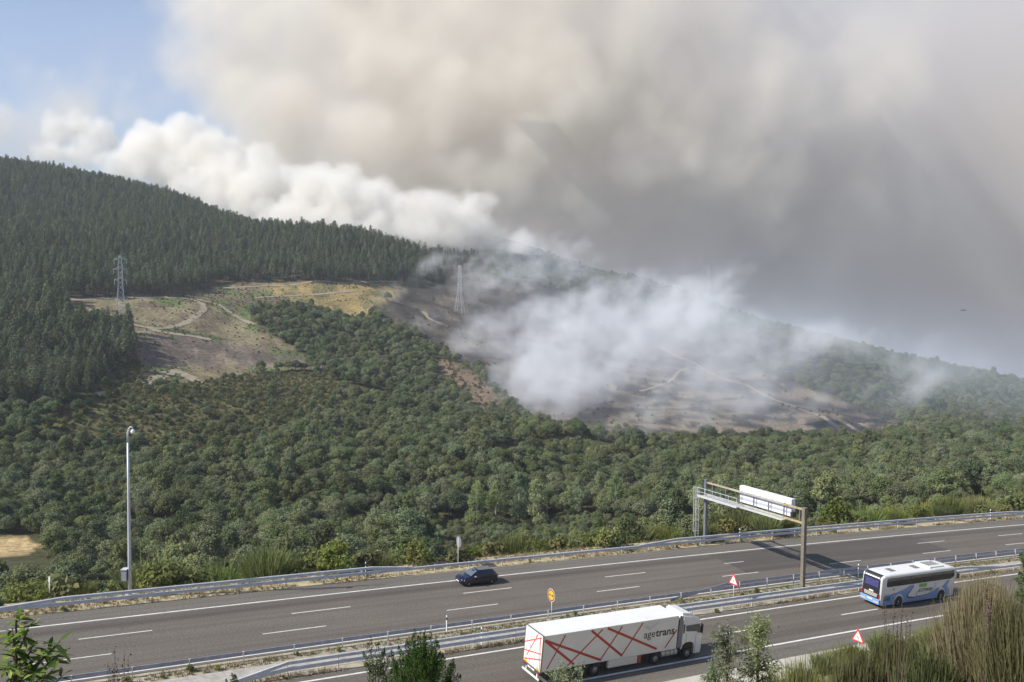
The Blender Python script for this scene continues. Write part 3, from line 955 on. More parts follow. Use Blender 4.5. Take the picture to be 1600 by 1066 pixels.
def build_woods():
    # oaks: the 300 nearest in view singly
    x, y, z, u, v, d, scl = FOREST['oak']
    pick, rest = split_nearest(FOREST['oak'], 290)
    tpl = [None]*len(OAKS)
    for j, i in enumerate(pick):
        k = j % len(OAKS)
        e, a, b = plant('oak_tree', OAKS[k], (x[i], y[i], z[i] - 0.3), float(scl[i]), random.uniform(0, 6.28),
                        'round-crowned green oak in the wood below the motorway', 'tree', 'oaks of the near valley wood')
        if tpl[k] is None: tpl[k] = (a, b)
    wood('oak_wood', tpl, (x[rest], y[rest], z[rest] - 0.3, scl[rest]), 'dense green oak wood covering the valley side', 5)
    # pines: the nearest stand at the left singly
    x, y, z, u, v, d, scl = FOREST['pine']
    pick, rest = split_nearest(FOREST['pine'], 150, lambda u, v, d: (u < 240) & (d < 560))
    tpl = [None]*len(PINES_L)
    for j, i in enumerate(pick):
        k = j % len(PINES_L)
        e, a, b = plant('pine_tree', PINES_L[k], (x[i], y[i], z[i] - 0.3), float(scl[i]), random.uniform(0, 6.28),
                        'dark pine of the stand below the bare clearing at the left', 'tree', 'pines of the near left stand')
        if tpl[k] is None: tpl[k] = (a, b)
    # pines of the upper forest: a first few stand singly along the lower edge, the rest as one mass
    ex, ey, ez, eu, ev, ed, es = [a[rest] for a in (x, y, z, u, v, d, scl)]
    edge = np.zeros(len(ex), bool)
    for (ua, ub, vl) in ((345, 720, 14), (110, 258, 12), (0, 106, 12)):
        lo = (eu > ua) & (eu < ub)
        line = np.interp(eu, [0, 106, 107, 258, 345, 470, 600, 720], [512, 508, 468, 461, 442, 441, 443, 438])
        edge |= lo & (ev > line - vl*0.45) & (ev < line + 3)
    ei = np.nonzero(edge)[0]
    ei = ei[np.argsort(ed[ei])][:140]
    tpl2 = [None]*len(PINES)
    for j, i in enumerate(ei):
        k = j % len(PINES)
        e, a, b = plant('pine_tree', PINES[k], (ex[i], ey[i], ez[i] - 0.3), float(es[i]*1.05), random.uniform(0, 6.28),
                        'tall pine with a bare trunk at the lower edge of the hill forest', 'tree', 'pines edging the hill forest')
        if tpl2[k] is None: tpl2[k] = (a, b)
    r2 = np.setdiff1d(np.arange(len(ex)), ei)
    wood('pine_forest', tpl2, (ex[r2], ey[r2], ez[r2] - 0.3, es[r2]), 'dark pine forest covering the hill at the left', 6)
    # heath
    x, y, z, u, v, d, scl = FOREST['heath']
    first = []
    pick = np.argsort(d)[:6]
    for j, i in enumerate(pick):
        e, a, b = plant('heath_shrub', SCRUB[j % 3], (x[i], y[i], z[i] - 0.1), float(scl[i]), random.uniform(0, 6.28),
                        'low olive heath shrub on the open slope among the oaks', 'shrub', 'heath shrubs on the open slope', ('foliage', 'stem'))
        if j < 3: first.append((a, b))
    rest = np.setdiff1d(np.arange(len(x)), pick)
    wood('heath_scrub', first, (x[rest], y[rest], z[rest] - 0.1, scl[rest]), 'olive and brown heath scrub on the clearing and slope', 7)
    # scorched trees
    x, y, z, u, v, d, scl = FOREST['burnt']
    for j in range(len(x)):
        plant('scorched_tree', BURNT[j % 2], (x[j], y[j], z[j] - 0.2), float(scl[j]), random.uniform(0, 6.28),
              'small scorched brown tree on the burnt slope', 'tree', 'scorched trees on the burnt slope')
build_woods()

def crack(pts, wd=0.05):
    """a sealed crack: a thin dark crooked ribbon on the asphalt"""
    P = []
    for (a, b_) in zip(pts[:-1], pts[1:]):
        for k in range(6):
            t = k/6
            P.append((a[0] + (b_[0] - a[0])*t + random.uniform(-.08, .08), a[1] + (b_[1] - a[1])*t + random.uniform(-.08, .08)))
    P.append(pts[-1])
    s_ = np.array([p[0] for p in P]); w_ = np.array([p[1] for p in P])
    V = np.concatenate([road(s_, w_, 0.004), road(s_ + wd, w_ + wd, 0.004)])
    k = len(P); i = np.arange(k - 1)
    tag(link('sealed_crack', mesh_np('sealed_crack', V, np.stack([i, i+1, i+1+k, i+k], 1), [mat('crack_seal', (0.035, 0.033, 0.032), 0.6)])), kind='structure')
crack([(3.0, 1.9), (3.4, 1.2), (3.1, 0.6)]); crack([(3.4, 1.2), (4.2, 1.6)]); crack([(56, -20.6), (57.2, -20.9), (58, -21.6)]); crack([(19.5, 5.2), (22, 4.9), (26, 4.6)], 0.12); crack([(26.5, 4.4), (27.6, 4.3)], 0.12)
crack([(45, -1.2), (46, -2.6)], 0.04); crack([(84, -15.5), (84.4, -18.5), (84.2, -20)], 0.05); crack([(66, -15.2), (66.3, -19.3), (66.1, -22)], 0.05); crack([(15, -4.4), (15.5, -6.6)], 0.04)

# ------------------------------------------------------------------ lettering
def text_mesh(txt, size, m, bold=0.0, shear=0.0):
    cu = bpy.data.curves.new('lettering', 'FONT')
    cu.body = txt
    cu.size = size
    cu.offset = bold
    cu.shear = shear
    cu.resolution_u = 3
    ob = bpy.data.objects.new('lettering', cu)
    COL.objects.link(ob)
    bpy.context.view_layer.update()
    me = bpy.data.meshes.new_from_object(ob.evaluated_get(bpy.context.evaluated_depsgraph_get()))
    bpy.data.objects.remove(ob)
    me.materials.clear()
    me.materials.append(m)
    return me
def flat_poly(name, pts, y, m, parent, th=0.004, out=-1):
    """a thin sheet in the x-z plane at y, th thick towards out"""
    b = MB()
    b.prism([(p[0], p[1]) for p in pts], 1, y, y + out*th)
    o = b.build(name, m, parent)
    return o
def line_poly(a, b, wd):
    a, b = Vector(a), Vector(b)
    n = Vector((-(b - a).y, (b - a).x)).normalized()*wd/2
    return [tuple(a - n), tuple(b - n), tuple(b + n), tuple(a + n)]
RED = mat('signal_red', (0.42, 0.045, 0.035), 0.5)
GREY_D = mat('dark_grey', (0.06, 0.06, 0.065), 0.5)
RIM = mat('steel_rim', (0.42, 0.42, 0.43), 0.4, 0.6)
YEL = mat('reflective_yellow', (0.75, 0.42, 0.03), 0.5)
PLATE = mat('number_plate_white', (0.75, 0.75, 0.72), 0.5)
TAIL = mat('tail_lamp_red', (0.30, 0.02, 0.02), 0.2)
GLASS = MATS['dark_glass']
def wheel(name, x, y, r, wd, side, parent):
    """tyre with rim and hub; side -1 shows the near face"""
    t = MB()
    n = 24
    prof = [(0.55*r, 0), (0.93*r, 0.0), (r, 0.05), (r, wd - 0.05), (0.93*r, wd), (0.55*r, wd)]
    V, Fc = [], []
    for i in range(n):
        a = 2*math.pi*i/n
        for (rr, d) in prof:
            V.append((x + math.cos(a)*rr, y - side*d, r + math.sin(a)*rr))
    k = len(prof)
    for i in range(n):
        for j in range(k - 1):
            q = (i*k + j, i*k + j + 1, ((i+1) % n)*k + j + 1, ((i+1) % n)*k + j)
            Fc.append(q)
    t.poly(V, Fc, 0, True)
    w = t.build(name, MATS['black_rubber'], parent)
    h = MB()
    h.cyl((x, y, r), 1, 0.56*r, y - side*0.06, y - side*0.10, n=20)
    h.cyl((x, y, r), 1, 0.22*r, y - side*0.0, y - side*0.06, n=12)
    for i in range(8):
        a = 2*math.pi*i/8
        h.bar((x + math.cos(a)*.2*r, y - side*0.03, r + math.sin(a)*.2*r), (x + math.cos(a)*.55*r, y - side*0.05, r + math.sin(a)*.55*r), 0.035*r/0.5, n=4)
    h.build('rim', RIM, w)
    return w

# ------------------------------------------------------------------ articulated truck
def build_truck():
    e = empty('articulated_truck', M=road_frame(30.6, -18.2))
    W = 1.29
    body = MB(); body.box(0.06, 13.6, -W, W, 1.12, 4.0, c=0.035)
    tb = body.build('trailer_box', mat('trailer_white', (0.72, 0.71, 0.68), 0.45, noise=0.06, scale=0.7), e)
    fr = MB()
    for y in (-W - 0.004, W - 0.05): fr.box(-0.02, 0.08, y, y + 0.054, 1.05, 4.02)
    fr.box(-0.02, 0.08, -W, W, 3.96, 4.02); fr.box(-0.02, 0.08, -W, W, 1.02, 1.10)
    fr.build('door_frame', mat('frame_steel', (0.20, 0.19, 0.18), 0.5, 0.4), e)
    dm = mat('door_white', (0.76, 0.75, 0.72), 0.45, noise=0.03, scale=1)
    for a, b in ((-W + 0.06, -0.012), (0.012, W - 0.06)):
        d = MB(); d.box(-0.012, 0.06, a, b, 1.12, 3.95, c=0.01)
        dd = d.build('rear_door', dm, e)
        for q in (0.3, 0.75):
            y = a + (b - a)*q
            r_ = MB(); r_.bar((-0.045, y, 1.14), (-0.045, y, 3.93), 0.017)
            for z in (1.5, 2.4, 3.3): r_.box(-0.05, -0.012, y - 0.05, y + 0.05, z - 0.03, z + 0.03)
            r_.build('lock_rod', MATS['galv'], dd)
    # red line pattern on the near side and on the doors
    thick = {1, 2, 4, 7}
    for i, (a, b) in enumerate([((2.05, 3.84), (0.52, 1.24)), ((0.15, 3.66), (5.75, 1.27)), ((0.2, 3.62), (3.11, 1.32)), ((5.64, 3.84), (2.47, 1.28)), ((4.53, 3.88), (7.86, 1.33)),
                                ((7.59, 3.83), (5.68, 1.31)), ((9.72, 3.86), (7.79, 1.34)), ((6.11, 3.88), (11.46, 1.4)), ((13.48, 2.8), (12.35, 1.38))]):
        flat_poly('stripe', line_poly(a, b, 0.20 if i in thick else 0.125), -W - 0.002 - 0.0012*i, RED, tb, 0.001)
    for i, (a, b) in enumerate([((1.22, 2.61), (-1.15, 3.83)), ((-0.57, 3.92), (0.84, 1.65)), ((1.22, 1.95), (-1.17, 2.53)), ((1.22, 1.25), (-1.2, 2.10)), ((-0.93, 3.7), (-1.15, 1.3))]):
        b_ = MB(); b_.prism(line_poly(a, b, 0.10), 0, -0.014 - 0.0012*i, -0.016 - 0.0012*i)
        b_.build('stripe', mat('door_red', (0.62, 0.07, 0.06), 0.5), tb)
    y = -W - 0.016
    ink = mat('lettering_ink', (0.05, 0.05, 0.055), 0.6)
    def side_text(txt, x, z, size, m, bold=0.0, sx=1.0, tilt=0.0):
        o = link('lettering', text_mesh(txt, size, m, bold), tb)
        o.matrix_local = Matrix.Translation((x, y, z)) @ Matrix.Rotation(math.pi/2, 4, 'X') @ Matrix.Rotation(tilt, 4, 'Z') @ Matrix.Diagonal((sx, 1, 1, 1))
        return o
    def fit_text(txt, x0, x1, z, size, m, bold):
        o = side_text(txt, 0, z, size, m, bold)
        xs = [v.co.x for v in o.data.vertices]
        k = (x1 - x0)/(max(xs) - min(xs))
        o.matrix_local = Matrix.Translation((x0 - min(xs)*k, y, z)) @ Matrix.Rotation(math.pi/2, 4, 'X') @ Matrix.Diagonal((k, 1, 1, 1))
    fit_text('age', 9.95, 11.14, 2.50, 0.92, ink, 0.002)
    fit_text('trans', 11.19, 13.22, 2.50, 0.92, ink, 0.02)
    grey_ink = mat('grey_ink', (0.34, 0.33, 0.32), 0.6)
    for i, (a, b) in enumerate([((9.9, 3.55), (10.45, 3.20)), ((10.45, 3.20), (11.35, 3.72)), ((10.1, 3.62), (10.5, 3.30))]):
        flat_poly('emblem', line_poly(a, b, 0.07), -W - 0.014, mat('pale_grey_print', (0.52, 0.51, 0.49), 0.6), tb, 0.001)
    # rear: lamps, bumper, markings
    r_ = MB(); r_.box(-0.06, 0.02, -1.2, 1.2, 0.86, 1.06); r_.build('lamp_bar', GREY_D, e)
    for yy in (-1.05, 1.05):
        l = MB(); l.box(-0.085, -0.058, yy - 0.13, yy + 0.13, 0.89, 1.03, c=0.01); l.build('tail_lamp', TAIL, e)
    for a, b in ((-1.22, -0.62), (0.62, 1.22)):
        l = MB(); l.box(-0.022, -0.016, a, b, 1.14, 1.30); l.build('marker_strip', YEL, e)
    for a, b in ((-0.5, -0.02), (0.05, 0.5)):
        l = MB(); l.box(-0.07, -0.062, a, b, 0.90, 1.02); l.build('number_plate', PLATE, e)
    bp = MB(); bp.box(-0.10, 0.0, -1.24, 1.24, 0.42, 0.56, c=0.02)
    for yy in (-0.8, 0.8): bp.box(0.0, 0.12, yy - 0.05, yy + 0.05, 0.45, 1.02)
    bp.build('rear_bumper', MATS['white_paint'], e)
    ch = MB()
    for yy in (-0.5, 0.42): ch.box(0.2, 13.2, yy, yy + 0.08, 0.82, 1.115)
    ch.box(10.6, 16.0, -0.45, 0.45, 0.55, 1.0); ch.box(2.0, 6.0, -0.9, 0.9, 0.62, 0.8)
    ch.build('chassis', GREY_D, e)
    sk = MB(); sk.box(6.55, 9.5, -1.27, -1.0, 0.46, 1.10, c=0.02); sk.box(6.55, 9.5, 1.0, 1.27, 0.46, 1.10, c=0.02)
    sk.build('side_locker', mat('locker_white', (0.66, 0.65, 0.61), 0.5), e)
    fl = MB(); fl.box(9.62, 9.9, -1.25, -0.7, 0.42, 1.10); fl.build('mudguard', mat('rust_red', (0.40, 0.09, 0.05), 0.6), e)
    tk = MB()
    for a in (12.15, 12.62, 13.1, 13.5): tk.cyl((a, -1.0, 0.80), 0, 0.29, a, a + (0.36 if a < 13 else 0.30), n=16)
    tk.build('fuel_tank', mat('tank_alloy', (0.50, 0.48, 0.42), 0.45, 0.4), e)
    for x in (2.7, 4.0, 5.3, 11.5, 15.0):
        for sd, yy in ((-1, -1.24), (1, 1.24)):
            wheel('wheel', x, yy, 0.51, 0.32, sd, e)
    # tractor cab
    wc = mat('cab_white', (0.74, 0.74, 0.73), 0.3, coat=0.4)
    prof = [(14.2, 0.95), (14.32, 0.95), (14.42, 1.28), (14.72, 1.46), (15.28, 1.46), (15.58, 1.28), (15.68, 0.62), (15.72, 0.38), (16.42, 0.36), (16.50, 0.7), (16.5, 1.75), (16.34, 3.05), (16.05, 3.42), (15.2, 3.72), (14.3, 3.86), (14.2, 3.86)]
    bm = bmesh.new()
    half = 1.245
    vs = [[bm.verts.new((x, s_*half*(1 - 0.035*max(0, z - 2.2)), z)) for x, z in prof] for s_ in (-1, 1)]
    n = len(prof)
    bm.faces.new(vs[0]); bm.faces.new(vs[1][::-1])
    for i in range(n): bm.faces.new((vs[0][i], vs[1][i], vs[1][(i+1) % n], vs[0][(i+1) % n]))
    bmesh.ops.recalc_face_normals(bm, faces=bm.faces[:])
    bmesh.ops.bevel(bm, geom=[ed for ed in bm.edges if abs(ed.verts[0].co.y - ed.verts[1].co.y) < 0.2 and ed.is_manifold and ed.calc_face_angle(0) > 1.0], offset=0.07, segments=3, affect='EDGES')
    me = bpy.data.meshes.new('cab'); bm.to_mesh(me); bm.free(); me.materials.append(wc)
    cab = link('cab', me, e)
    for sd in (-1, 1):
        ws = [(14.62, 2.50), (14.58, 2.96), (16.02, 2.98), (16.30, 2.62), (16.36, 2.2), (15.95, 2.2), (15.8, 2.36)]
        b = MB(); b.prism(ws, 1, sd*1.246, sd*1.262); b.build('side_window', GLASS, cab)
        b = MB(); b.prism([(14.30, 2.35), (14.42, 2.35), (14.42, 3.1), (14.30, 3.1)], 1, sd*1.246, sd*1.258); b.build('vent', MATS['black_plastic'], cab)
        b = MB(); b.box(16.28, 16.42, sd*1.30 - 0.06, sd*1.30 + 0.10, 2.15, 2.95, c=0.03); b.bar((16.2, sd*1.2, 3.0), (16.35, sd*1.32, 2.9), 0.025)
        b.build('mirror', MATS['black_plastic'], cab)
        b = MB(); b.prism([(13.72, 1.15), (14.19, 1.15), (14.19, 3.84), (13.80, 3.95)], 1, sd*1.20, sd*1.235); b.build('side_deflector', mat('deflector', (0.20, 0.20, 0.22), 0.5), cab)
        b = MB(); b.prism([(14.45, 0.95), (14.50, 1.22), (14.75, 1.38), (15.25, 1.38), (15.5, 1.22), (15.58, 0.9), (15.4, 0.9), (15.3, 1.05), (14.7, 1.05), (14.6, 0.9)], 1, sd*1.0, sd*1.24); b.build('wheel_arch', MATS['black_plastic'], cab)
        b = MB(); b.box(16.30, 16.52, sd*1.0 - 0.16, sd*1.0 + 0.16, 0.72, 0.95, c=0.03); b.build('headlamp', mat('lamp_glass', (0.6, 0.6, 0.6), 0.1), cab)
        b = MB(); b.box(15.74, 15.76, sd*1.247, sd*1.253, 0.6, 2.2); b.box(14.66, 14.68, sd*1.247, sd*1.253, 1.5, 2.3); b.build('door_seam', GREY_D, cab)
    b = MB(); b.poly([(16.512, -1.12, 1.95), (16.512, 1.12, 1.95), (16.36, 1.08, 3.02), (16.36, -1.08, 3.02)], [(0, 1, 2, 3)]); b.build('windscreen', GLASS, cab)
    b = MB(); b.prism([(14.25, 3.84), (15.3, 3.70), (15.55, 3.72), (15.2, 3.92), (14.25, 4.05)], 1, -1.0, 1.0); b.build('roof_deflector', wc, cab)
    b = MB(); b.box(15.2, 15.5, -0.35, 0.35, 3.78, 3.86, c=0.02); b.build('roof_hatch', GREY_D, cab)
    b = MB(); b.box(13.62, 14.2, -1.1, 1.1, 1.0, 3.5); b.build('cab_rear_gap', MATS['black_plastic'], cab)
    b = MB(); b.box(13.56, 14.0, -0.9, 0.9, 2.2, 3.7, c=0.05); b.build('cooling_unit', mat('cooler_grey', (0.45, 0.45, 0.45), 0.5), e)
    tag(e, 'white articulated truck with red criss-cross lines and dark lettering on its trailer', 'truck')
build_truck()

# ------------------------------------------------------------------ coach
def build_bus():
    e = empty('coach', M=road_frame(74.5, -15.03))
    W, L_ = 1.275, 12.2
    # body: loft of rounded cross-sections
    def ring(x, hw, zb, zt, rad):
        pts = []
        for (cy, cz, a0) in ((hw - rad, zt - rad, 0), (-(hw - rad), zt - rad, 90), ):
            for k in range(5):
                a = R(a0 + 90*k/4)
                pts.append((x, cy + math.cos(a)*rad, cz + math.sin(a)*rad))
        return [(x, hw, zb)] + pts + [(x, -hw, zb)]
    st = [(0.0, 1.12, 0.55, 3.12, 0.28), (0.10, 1.22, 0.40, 3.38, 0.30), (0.4, W, 0.34, 3.50, 0.28), (1.2, W, 0.32, 3.55, 0.26), (8.2, W, 0.32, 3.56, 0.26), (8.7, W, 0.32, 3.60, 0.28), (11.2, W, 0.32, 3.58, 0.28), (11.9, 1.24, 0.34, 3.46, 0.3), (12.2, 1.12, 0.42, 3.1, 0.3)]
    rings = [ring(*s_) for s_ in st]
    n = len(rings[0])
    b = MB()
    V = [p for r_ in rings for p in r_]
    Fc = [(i*n + j, i*n + j + 1, (i+1)*n + j + 1, (i+1)*n + j) for i in range(len(rings) - 1) for j in range(n - 1)]
    Fc += [(i*n + n - 1, i*n, (i+1)*n, (i+1)*n + n - 1) for i in range(len(rings) - 1)]
    Fc += [tuple(range(n))[::-1], tuple(range((len(rings)-1)*n, len(rings)*n))]
    b.poly(V, [f[::-1] for f in Fc], 0, False)
    body = b.build('body', mat('coach_white', (0.74, 0.74, 0.72), 0.25, coat=0.5), e)
    blue = mat('coach_blue', (0.16, 0.31, 0.62), 0.3, coat=0.4)
    navy = mat('coach_navy', (0.015, 0.018, 0.05), 0.35)
    for sd in (-1, 1):
        y = sd*(W + 0.003)
        def sheet(name, pts, m, k=0.0, parent=body):
            q = MB(); q.prism(pts, 1, y + sd*k, y + sd*(k + 0.003)); return q.build(name, m, parent)
        sheet('lower_blue_panel', [(0.42, 0.34), (2.15, 0.34), (2.2, 0.9), (2.5, 1.24), (2.9, 1.36), (3.3, 1.24), (3.6, 0.9), (3.65, 0.34), (9.2, 0.34), (9.25, 0.85), (9.5, 1.25), (9.35, 1.42), (8.6, 1.12), (7.6, 0.86), (6.4, 0.72), (5.2, 0.70), (4.4, 0.80), (4.05, 1.0), (4.25, 1.32), (4.75, 1.75), (5.05, 2.02), (4.95, 2.16), (4.5, 2.12), (3.6, 1.82), (2.4, 1.55), (1.2, 1.42), (0.42, 1.40)], blue)
        sheet('front_blue_panel', [(9.9, 1.45), (10.6, 2.1), (11.2, 2.15), (10.8, 1.6), (11.3, 0.9), (11.3, 0.34), (10.6, 0.34), (10.55, 0.9), (10.2, 1.3)], blue)
        curve = [(5.10, 2.14), (5.10, 1.95), (4.75, 1.62), (4.35, 1.25), (4.17, 1.0), (4.45, 0.86), (5.2, 0.76), (6.4, 0.78), (7.6, 0.92), (8.6, 1.18), (9.3, 1.45)]
        wd = [0.05, 0.10, 0.13, 0.15, 0.17, 0.13, 0.10, 0.08, 0.06, 0.05, 0.03]
        sw = MB()
        for i in range(len(curve) - 1):
            a, c = Vector(curve[i]), Vector(curve[i+1])
            t = (c - a).normalized(); nn = Vector((-t.y, t.x))
            sw.prism([tuple(a - nn*wd[i]/2 - t*0.02), tuple(c - nn*wd[i+1]/2 + t*0.02), tuple(c + nn*wd[i+1]/2 + t*0.02), tuple(a + nn*wd[i]/2 - t*0.02)], 1, y + sd*(0.004 + 0.0006*i), y + sd*(0.006 + 0.0006*i))
        sw.build('swoosh', navy, body)
        win = sheet('window_band', [(0.75, 2.38), (0.95, 2.26), (11.3, 2.26), (11.75, 2.5), (11.75, 3.2), (0.95, 3.2), (0.75, 3.08)], GLASS, 0.002)
        for x in (2.7, 4.5, 6.3, 8.1, 9.9):
            q = MB(); q.prism([(x, 2.28), (x + 0.05, 2.28), (x + 0.05, 3.18), (x, 3.18)], 1, y + sd*0.006, y + sd*0.009); q.build('window_bar', MATS['black_plastic'], win)
        sheet('green_sign', [(6.02, 1.76), (7.3, 1.76), (7.3, 2.16), (6.02, 2.16)], mat('sign_green', (0.22, 0.42, 0.12), 0.5), 0.002)
        sheet('engine_grille', [(0.6, 0.8), (1.5, 0.8), (1.5, 1.25), (0.6, 1.25)], MATS['black_plastic'], 0.005)
        for k in range(3):
            sheet('grille_slat', [(0.66, 0.88 + .13*k), (1.44, 0.88 + .13*k), (1.44, 0.92 + .13*k), (0.66, 0.92 + .13*k)], blue, 0.009)
        for x in (2.9, 9.9):
            q = MB()
            q.prism([(x + 0.66*math.cos(R(t)), 0.5 + 0.66*math.sin(R(t))) for t in range(-14, 195, 16)], 1, y - sd*0.05, y + sd*0.006)
            q.build('wheel_arch', MATS['black_plastic'], body)
            wheel('wheel', x, sd*(W + 0.012), 0.50, 0.30, sd, e)
        # oval ring round the lettering
        for rr, wd_ in ((1.0, 0.06),):
            q = MB()
            for k in range(26):
                if 3 < k < 10 or 17 < k < 22: continue
                a0, a1 = 2*math.pi*k/26, 2*math.pi*(k+1)/26
                f = lambda a, m_: (7.25 + math.cos(a)*1.55*m_ + math.sin(a)*0.30, 1.45 + math.sin(a)*0.52*m_ + math.cos(a)*0.30)
                q.prism([f(a0, 0.97), f(a1, 0.97), f(a1, 1.03), f(a0, 1.03)], 1, y + sd*0.0105, y + sd*0.0125)
            q.build('emblem_ring', mat('emblem_blue', (0.20, 0.28, 0.55), 0.4), body)
    o = link('lettering', text_mesh('SOCITRANSA', 0.52, navy, 0.008, 0.25), body)
    o.matrix_local = Matrix.Translation((5.95, -W - 0.015, 1.26)) @ Matrix.Rotation(math.pi/2, 4, 'X') @ Matrix.Diagonal((0.74, 1, 1, 1))
    # rear end
    q = MB(); q.prism([(-1.09, 0.98), (1.09, 0.98), (1.10, 1.6), (1.06, 3.0), (0.98, 3.10), (-0.98, 3.10), (-1.06, 3.0), (-1.10, 1.6)], 0, -0.012, 0.01)
    q.build('rear_panel', mat('rear_black', (0.020, 0.020, 0.028), 0.3), body)
    q = MB(); q.prism([(-0.86, 2.15), (0.86, 2.15), (0.84, 2.9), (-0.84, 2.9)], 0, -0.022, -0.013)
    q.build('rear_window', mat('blue_glass', (0.05, 0.05, 0.16), 0.08, spec=0.8), body)
    q = MB(); q.poly([(-0.012, -1.0, 3.06), (-0.012, 1.0, 3.06), (0.095, 1.04, 3.395), (0.095, -1.04, 3.395)], [(0, 1, 2, 3)]); q.poly([(0.095, -1.04, 3.395), (0.095, 1.04, 3.395), (0.40, 1.06, 3.512), (0.40, -1.06, 3.512)], [(0, 1, 2, 3)])
    q.build('rear_roof_panel', MATS['black_plastic'], body)
    q = MB(); q.box(-0.03, -0.014, -0.85, 0.85, 1.40, 1.47); q.box(-0.03, -0.014, -0.80, 0.80, 1.26, 1.34); q.box(-0.03, -0.014, -0.80, 0.80, 1.13, 1.20); q.build('rear_grille', mat('pale_slat', (0.55, 0.50, 0.42), 0.5), body)
    q = MB(); q.box(-0.03, -0.014, -0.32, 0.22, 1.56, 1.70); q.build('name_plate', PLATE, body)
    q = MB(); q.box(-0.10, 0.30, -1.20, 1.20, 0.42, 0.97, c=0.06); q.build('rear_bumper', blue, body)
    q = MB(); q.box(-0.115, -0.101, -0.35, 0.25, 0.72, 0.86); q.build('number_plate', PLATE, body)
    for a, c in ((-1.1, -0.5), (0.45, 1.1)):
        q = MB(); q.box(-0.112, -0.101, a, c, 0.58, 0.70); q.build('marker_strip', YEL, body)
    for sd in (-1, 1):
        q = MB(); q.box(-0.03, 0.05, sd*1.08 - 0.07, sd*1.08 + 0.07, 1.0, 1.5, c=0.03); q.build('tail_lamp', TAIL, body)
        q = MB(); q.box(11.9, 12.4, sd*1.45 - 0.08, sd*1.45 + 0.08, 2.3, 2.8, c=0.03); q.bar((12.0, sd*1.1, 3.2), (12.2, sd*1.45, 2.8), 0.03); q.build('mirror', MATS['black_plastic'], body)
    q = MB(); q.poly([(12.21, -1.05, 1.2), (12.21, 1.05, 1.2), (12.1, 1.05, 3.2), (12.1, -1.05, 3.2)], [(0, 1, 2, 3)]); q.build('windscreen', GLASS, body)
    for x, l in ((2.3, 0.75), (6.2, 0.75)):
        q = MB(); q.box(x, x + l, -0.42, 0.42, 3.555, 3.60, c=0.015); q.build('roof_hatch', mat('hatch_grey', (0.16, 0.15, 0.14), 0.5), body)
    q = MB(); q.box(7.9, 10.3, -0.98, 0.98, 3.52, 3.74, c=0.09); ac = q.build('air_conditioner', MATS['coach_white'], body)
    for k in range(5):
        q = MB(); q.box(8.15 + 0.4*k, 8.42 + 0.4*k, -0.55, 0.55, 3.735, 3.755); q.build('fan_grille', mat('hatch_grey', (0.16, 0.15, 0.14), 0.5), ac)
    tag(e, 'white and blue coach with a black rear driving away in the near carriageway', 'bus')
build_bus()

